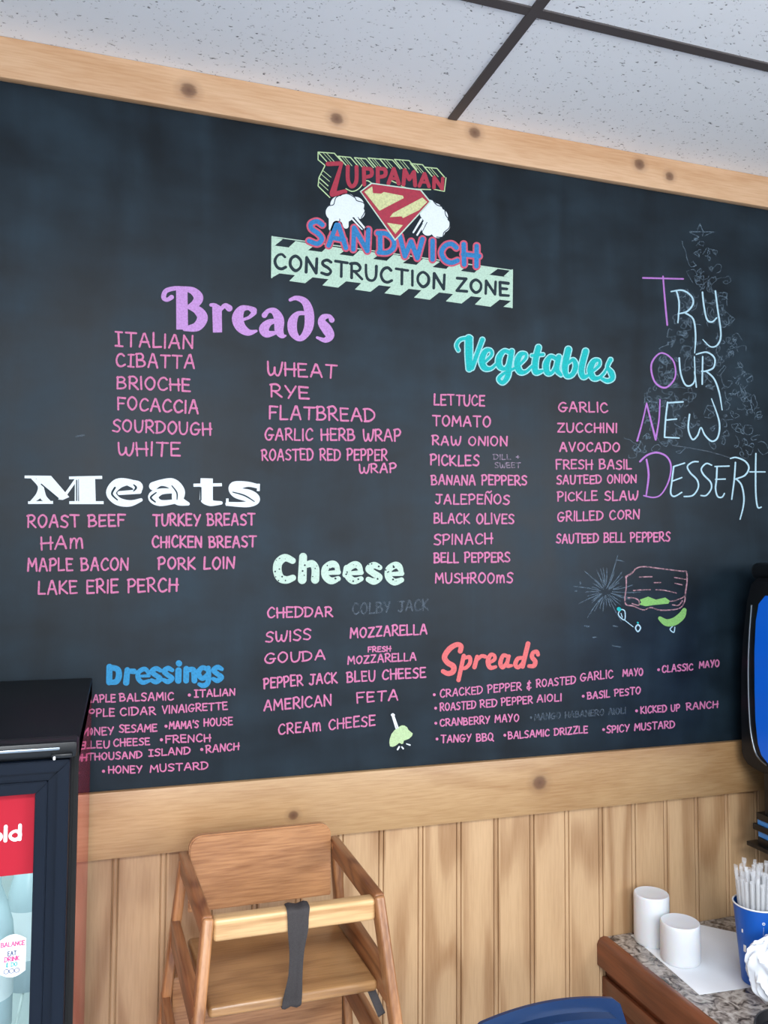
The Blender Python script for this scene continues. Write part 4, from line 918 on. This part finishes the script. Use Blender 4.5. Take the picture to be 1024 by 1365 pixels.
# lettering: x to the right, baseline given in metres
def text_plane(bm, s, x0, x1, zb, h, wd, y, gap=.22):
    add_text(bm, s, (x0, -zb), (x1, -zb), h, wd, lambda a, b: (a, y, -b), jit=0, gap=gap)
text_plane(bm, 'cold', -.172, -.1192, 1.2650, .0185, .0042, yS-.0004, .2)
obj('sign_lettering', bm, MT['whitesign'], sg, 0, 'white lettering on the red band')
bm = bmesh.new()
st_ = [(-.1415+.033*k/8, 1.134+.007*math.sin(math.pi*k/8)) for k in range(9)]+[(-.1085-.033*k/8, 1.0925-.007*math.sin(math.pi*k/8)) for k in range(9)]
add_prism(bm, st_, lambda a, b, d: (a, d, b), yS-.0004, yS+.0004)
stk = obj('sticker', bm, MT['paper'], dr, 0, 'white curved-edge sticker on the glass')
ys = yS-.0008
for s_, x0, x1, zb, h_, wd, m_, lb in (('BALANCE', -.1390, -.1105, 1.1262, .0055, .0012, 'stk_pink', 'pink lettering'), ('WHAT YOU', -.1350, -.1145, 1.1215, .0026, .0005, 'stk_grey', 'small grey lettering'),
        ('EAT', -.1305, -.1205, 1.1140, .0055, .0011, 'stk_navy', 'navy lettering'), ('DRINK', -.1345, -.1165, 1.1068, .0056, .0012, 'stk_pink', 'pink lettering'), ('& DO', -.1325, -.1190, 1.0998, .0050, .0011, 'stk_teal', 'teal lettering')):
    bm = Ink(h=wd/3.2); text_plane(bm, s_, x0, x1, zb, h_, wd, ys); obj('sticker_lettering', bm, MT[m_], stk, 0, lb)
bm = Ink(h=.0003)
for cx in (-.1320, -.1255, -.1190):
    add_ribbon(bm, [(cx+.0030*math.cos(k*math.pi/4), -1.0940+.0028*math.sin(k*math.pi/4), .0009) for k in range(8)], lambda a, b: (a, ys, -b), closed=True)
obj('sticker_lettering', bm, MT['stk_navy'], stk, 0, 'three small rings')
# wire shelves and bottles inside
for z in (.955, .62):
    bm = bmesh.new()
    for k in range(24): add_tube(bm, [(CX0+.05+k*.0228, CYF+.075, z), (CX0+.05+k*.0228, CYB-.06, z)], .0021, 6)
    for y in (CYF+.075, CYF+.3, CYB-.06): add_tube(bm, [(CX0+.04, y, z-.004), (CX1-.04, y, z-.004)], .003, 8)
    add_tube(bm, [(CX0+.04, CYF+.073, z+.003), (CX1-.04, CYF+.073, z+.003)], .0032, 8)
    obj('wire_shelf', bm, MT['wire'], bc)
l = area('cooler_lamp', ((CX0+CX1)/2, CYF+.11, CZ-.07), ((CX0+CX1)/2, CYF+.25, .9), .5, .04, 1.5, (.86, 1, 1)); l.parent = None
bot = None
for i, (x, y, z) in enumerate(((-.168, -.53, .958), (-.128, -.41, .958))):
    t = thing('bottle', 'pale grey bottle inside the cooler', 'bottle', (x, y, z), 'bottles on the cooler shelf')
    t['label'] = ('pale grey bottle at the front of the cooler shelf behind the sticker', 'grey bottle deeper in the cooler beside its right wall')[i]
    if i == 0:
        parts = [obj('body', lathe((x, y, z), [(.028, 0), (.032, .006), (.032, .13), (.030, .15), (.022, .18), (.013, .205), (.0125, .235)], 28), MT['bottle'], t),
                 obj('cap', lathe((x, y, z), [(.0145, .222), (.015, .226), (.015, .240), (.013, .243)], 24), MT['cap'], t, label='white cap'),
                 obj('bottle_label', lathe((x, y, z), [(.0324, .05), (.0326, .055), (.0326, .12), (.0324, .125)], 28, False, False), MT['label'], t, label='white wrap label')]
    else:
        for p in parts:
            q = p.copy(); C.objects.link(q); q.parent = t

# ------------------------------------------------------------------ side counter
ZC = .67
cab = thing('side_cabinet', 'reddish stained wooden side cabinet under the granite top', 'cabinet', (1.75, -.7, 0))
X0, X1c, Y0c = 1.184, 2.30, -1.35
# wooden rim with a rounded lip, running along the left side and the front
rim = [(0, 0), (.0, .050), (.003, .058), (.010, .0655), (.020, .068), (.030, .066), (.030, 0)]
bm = bmesh.new(); add_prism(bm, rim, lambda a, b, d: (X0+a, d, .604+b), Y0c, -.001); obj('edge_trim', bm, MT['mahogany'], cab, 40, 'rounded wooden edge along the side')
bm = bmesh.new(); add_prism(bm, rim, lambda a, b, d: (d, Y0c+a, .604+b), X0, X1c); obj('edge_trim', bm, MT['mahogany'], cab, 40)
bm = bmesh.new(); add_box(bm, X0+.024, X1c, Y0c+.03, -.003, .06, .640); add_box(bm, X0+.06, X1c, Y0c+.09, -.003, 0, .06)
obj('body', bm, MT['mahogany'], cab)
bm = bmesh.new()
for (y0, y1, z0, z1) in ((Y0c+.03, -.003, .53, .575), (Y0c+.03, -.003, .06, .13), (Y0c+.03, Y0c+.11, .13, .53), (-.08, -.003, .13, .53)): add_box(bm, X0+.012, X0+.024, y0, y1, z0, z1, bev=.003)
obj('side_frame', bm, MT['mahogany'], cab)
top = tag(obj('countertop', box(X0+.0305, X1c, Y0c+.0305, -.002, .641, ZC, bev=.001), MT['granite']), 'speckled grey granite countertop set in a wooden edge', 'countertop')
recentre(top, (1.75, -.7, .641))
# loose sheet of paper
bm = bmesh.new(); cor = [Vector((1.275, -.015, 0)), Vector((1.2505, -.306, 0)), Vector((1.425, -.318, 0)), Vector((1.462, -.30, 0)), Vector((1.545, -.085, 0)), Vector((1.487, -.022, 0))]
for v in (0,): pass
poly = [(c.x, c.y) for c in cor]
add_prism(bm, poly, lambda a, b, d: (a, b, d), ZC+.0006, ZC+.0012)
recentre(tag(obj('paper_sheet', bm, MT['paper'], None, 0), 'white paper sheet spread on the granite under the candles', 'paper'), (1.4, -.16, ZC+.0006))
def candle(x, y, r_, h, label):
    z = ZC+.0014
    t = thing('pillar_candle', label, 'candle', (x, y, z), 'white pillar candles')
    prof = [(r_*.93, 0), (r_*.985, .003), (r_, .010), (r_, h-.008), (r_*.985, h-.002), (r_*.95, h-.0004), (r_*.9, h-.0008), (r_*.82, h-.0018), (r_*.4, h-.0022), (.002, h-.0022)]
    obj('body', lathe((x, y, z), prof, 56), MT['wax'], t, 50)
candle(1.305, -.062, .0435, .121, 'taller white pillar candle nearer the wainscot')
candle(1.313, -.163, .0465, .092, 'shorter, wider white pillar candle in front of the tall one')
# cup of straws
cx, cyy = 1.418, -.300
zc_ = ZC+.0014
cup = thing('paper_cup', 'tall blue paper cup with a white rim holding straws', 'cup', (cx, cyy, zc_))
obj('cup_body', lathe((cx, cyy, zc_), [(.030, .0), (.0335, .001), (.0345, .004), (.0505, .176), (.0495, .176), (.0335, .006), (.002, .006)], 56, False), MT['cup'], cup, 40, 'blue printed cup wall')
bm = bmesh.new(); ringp = [(cx+.0507*math.cos(k*math.pi/24), cyy+.0507*math.sin(k*math.pi/24), zc_+.177) for k in range(49)]
add_tube(bm, ringp, .0018, 8); obj('rim', bm, MT['cupwhite'], cup, 60, 'white rolled rim')
def cup_T(ang0):
    def T(a, b):     # a along the wall (m), b down from the rim
        h = .176-b; r_ = .0345+(.0505-.0345)*(h-.004)/.172+.0004; q = ang0+a/r_
        return (cx+r_*math.cos(q), cyy+r_*math.sin(q), zc_+h)
    return T
A0 = math.atan2(CAM.y-cyy, CAM.x-cx)
bm = Ink(h=.00035); T_ = cup_T(A0+.30)
for k in range(34):
    b_ = .034+k*.0034; add_ribbon(bm, [(rng.uniform(-.0004, .0004), b_, .0006), (rng.uniform(-.0003, .0003), b_+.0016, .0006)], T_, curve=False)
add_ribbon(bm, [(.0028*math.cos(k), .026+.0028*math.sin(k), .0012) for k in range(6)], T_, closed=True)
add_ribbon(bm, [(-.001, .026, .001), (.001, .026, .001)], T_, curve=False)
add_poly(bm, [(-.044, .085), (-.037, .085), (-.037, .101), (-.044, .101)], T_)
add_poly(bm, [(-.049, .05), (-.045, .05), (-.045, .058), (-.049, .058)], T_)
obj('print', bm, MT['cupwhite'], cup, 0, 'white printed seam text and marks')
st0 = None; rg = random.Random(21); n_s = 0
spots = []
for ringr, cnt in ((0, 1), (.0095, 6), (.0185, 12), (.0275, 17), (.0365, 22)):
    for k in range(cnt): spots.append((ringr, 2*math.pi*(k+rg.random()*.3)/cnt))
for (rr, a) in spots:
    dx, dy = rr*math.cos(a), rr*math.sin(a)
    if st0 is None:
        L_ = .232; bm = bmesh.new(); rings = []
        for z, r_ in ((0, .0036), (.006, .0041), (L_-.010, .0041), (L_-.003, .0044), (L_, .0046)): rings.append((r_, z))
        add_lathe(bm, (0, 0, 0), rings, 10, False, False)
        bm.faces.new([bm.verts.new((x, .0001, z)) for x, z in ((-.005, L_-.004), (.005, L_-.004), (.0055, L_+.006), (-.0045, L_+.007))])   # crimped end of the wrapper
        st0 = obj('drinking_straw', bm, MT['straw'], None, 40); o = st0
    else:
        o = st0.copy(); C.objects.link(o)
    base = Vector((cx+dx*.68, cyy+dy*.68, zc_+.008)); tip = Vector((cx+dx*1.16, cyy+dy*1.16, zc_+.24))
    o.location = base; o.rotation_euler = ((tip-base).to_track_quat('Z', 'Y') @ Matrix.Rotation(rg.random()*6, 4, 'Z').to_quaternion()).to_euler()
    o.scale = (1, 1, rg.uniform(.95, 1.08))
    tag(o, 'clear wrapped drinking straw standing in the blue paper cup', 'straw', 'clear straws in the blue cup')
# crumpled white bag in front of the cup at the frame edge
bm = bmesh.new(); bmesh.ops.create_icosphere(bm, subdivisions=5, radius=1)
for v in bm.verts:
    n_ = v.co.normalized(); q = .98+.16*mnoise.noise(n_*1.6+Vector((3, 1, 0)))-.20*abs(mnoise.noise(Vector((n_.x*2.6+n_.z, n_.y*2.6, n_.z*1.2))))-.05*abs(mnoise.noise(n_*6+Vector((7, 0, 0))))
    v.co = Vector((n_.x*.108*q, n_.y*.040*q, max(n_.z*(.080 if n_.z < 0 else .080-.018*n_.x)*q+.070, 0)))
bmesh.ops.translate(bm, vec=(1.416, -.386, ZC+.0008), verts=bm.verts)
recentre(tag(obj('plastic_bag', bm, MT['bag'], None, 40), 'crumpled thin white bag on the granite beside the blue cup', 'bag'), (1.416, -.386, ZC+.0008))
# black round tray at the counter's front
bm = lathe((1.325, -.525, ZC+.0008), [(.083, 0), (.088, .003), (.092, .022), (.0915, .025), (.088, .025), (.084, .006), (.002, .005)], 56, False)
recentre(tag(obj('serving_tray', bm, MT['tray'], None, 40), 'small round black tray on the granite at the bottom corner', 'tray'), (1.325, -.525, ZC+.0008))

# ------------------------------------------------------------------ drink dispenser on the counter: its front faces left
dd = thing('drink_dispenser', 'black countertop drink dispenser with a blue front panel', 'dispenser', (1.85, -.45, ZC))
def mirror(h): return h+[(-.90-y, z) for y, z in reversed(h)]  # unseen near end drawn out further so it shades the wall
body = mirror([(-.20, 1.079), (-.15, 1.081), (-.101, 1.087), (-.070, 1.094), (-.056, 1.106), (-.049, 1.125), (-.049, 1.23), (-.052, 1.33), (-.061, 1.43), (-.078, 1.53), (-.094, 1.575), (-.115, 1.592)])
def poly_bevel(poly, x0, x1, bev, seg=4):
    bm = bmesh.new(); add_prism(bm, poly, lambda a, b, d: (d, a, b), x1, x0)
    bmesh.ops.bevel(bm, geom=[e for e in bm.edges if e.verts[0].co.x < x0+1e-4 and e.verts[1].co.x < x0+1e-4], offset=bev, segments=seg, affect='EDGES')
    return bm
obj('housing', poly_bevel(body, 1.598, 1.95, .010), MT['black'], dd, 40)
blue = mirror([(-.20, 1.112), (-.155, 1.116), (-.132, 1.132), (-.120, 1.16), (-.113, 1.22), (-.112, 1.30), (-.114, 1.40), (-.121, 1.48), (-.132, 1.525), (-.155, 1.547)])
obj('front_panel', poly_bevel(blue, 1.592, 1.5985, .004), MT['bluepanel'], dd, 40, 'glossy blue front panel')
obj('bezel_trim', tube(catmull([(1.5965, y, z) for y, z in ((-.150, 1.111), (-.116, 1.128), (-.099, 1.165), (-.091, 1.22), (-.089, 1.33), (-.095, 1.43), (-.106, 1.52))], n=5), .0028, 8), MT['alu'], dd, 60, 'thin bright line beside the blue panel')  # highlight on the black bezel, modelled as a thin bright rod
obj('top_cap', box(1.61, 1.93, -.82, -.083, 1.585, 1.632, bev=.018, seg=4), MT['black'], dd)
obj('column', box(1.68, 1.95, -.78, -.12, ZC, 1.09, bev=.01), MT['black'], dd)
obj('drip_tray', box(1.62, 1.95, -.82, -.10, ZC, ZC+.03, bev=.006), MT['black'], dd)
obj('valve_body', box(1.605, 1.72, -.79, -.128, .955, 1.088, bev=.003), MT['black'], dd)
for i, (xa, yf, z0, z1, m_, nm) in enumerate(((1.598, -.107, .963, .981, 'black', 'valve_plate'), (1.602, -.106, .947, .963, 'bluestrip', 'blue_strip'), (1.596, -.096, .934, .950, 'black', 'valve_plate'), (1.602, -.108, .918, .934, 'bluestrip', 'blue_strip'), (1.600, -.108, .898, .918, 'black', 'valve_plate'), (1.590, -.079, .888, .899, 'black', 'splash_plate'))):
    obj(nm, box(xa, 1.72, -.90-yf, yf, z0, z1-.0002, bev=.0015), MT[m_], dd, label='light blue strip between the black plates' if nm == 'blue_strip' else None)

# ------------------------------------------------------------------ blue vinyl dining chair (only the back's top shows)
dc = thing('dining_chair', 'dining chair with a padded blue vinyl back in front of the cabinet', 'chair', (.767, -.70, 0))
bx0, bx1, bz0, bz1, by = .612, .953, .50, .811, -.455
def arch(n=22):
    pts_ = []
    for k in range(n+1):
        t_ = k/n; x = bx0+(bx1-bx0)*t_; e = abs(2*t_-1)
        z = bz1-.022*e**2-.055*max(0, (e-.84)/.16)**2.2
        pts_.append((x, z))
    return pts_
prof2 = [(bx0+.02, bz0), (bx0, bz0+.03)]+arch()+[(bx1, bz0+.03), (bx1-.02, bz0)]
bm = bmesh.new(); add_prism(bm, prof2, lambda a, b, d: (a, d+.10*(b-.6), b), by-.055, by)
bmesh.ops.bevel(bm, geom=[e for e in bm.edges if abs((e.verts[0].co.y-.10*(e.verts[0].co.z-.6))-(e.verts[1].co.y-.10*(e.verts[1].co.z-.6))) < .001], offset=.024, segments=6, affect='EDGES')
obj('backrest', bm, MT['vinyl'], dc, 60)
bm = box(.617, .940, -.93, -.53, .42, .485, bev=.025, seg=4); obj('seat', bm, MT['vinyl'], dc, 60)
for s, x in ((-1, .630), (1, .926)):
    obj('leg', tube([(x, -.93, 0), (x, -.91, .44)], .0115, 12), MT['black_metal'], dc)
    obj('leg', tube([(x, -.45, 0), (x, -.50, .43), (x, -.478, .55), (x, by-.022, .7)], .0115, 12), MT['black_metal'], dc)
obj('seat_frame', box(.624, .931, -.92, -.50, .405, .425, bev=.003), MT['black_metal'], dc)
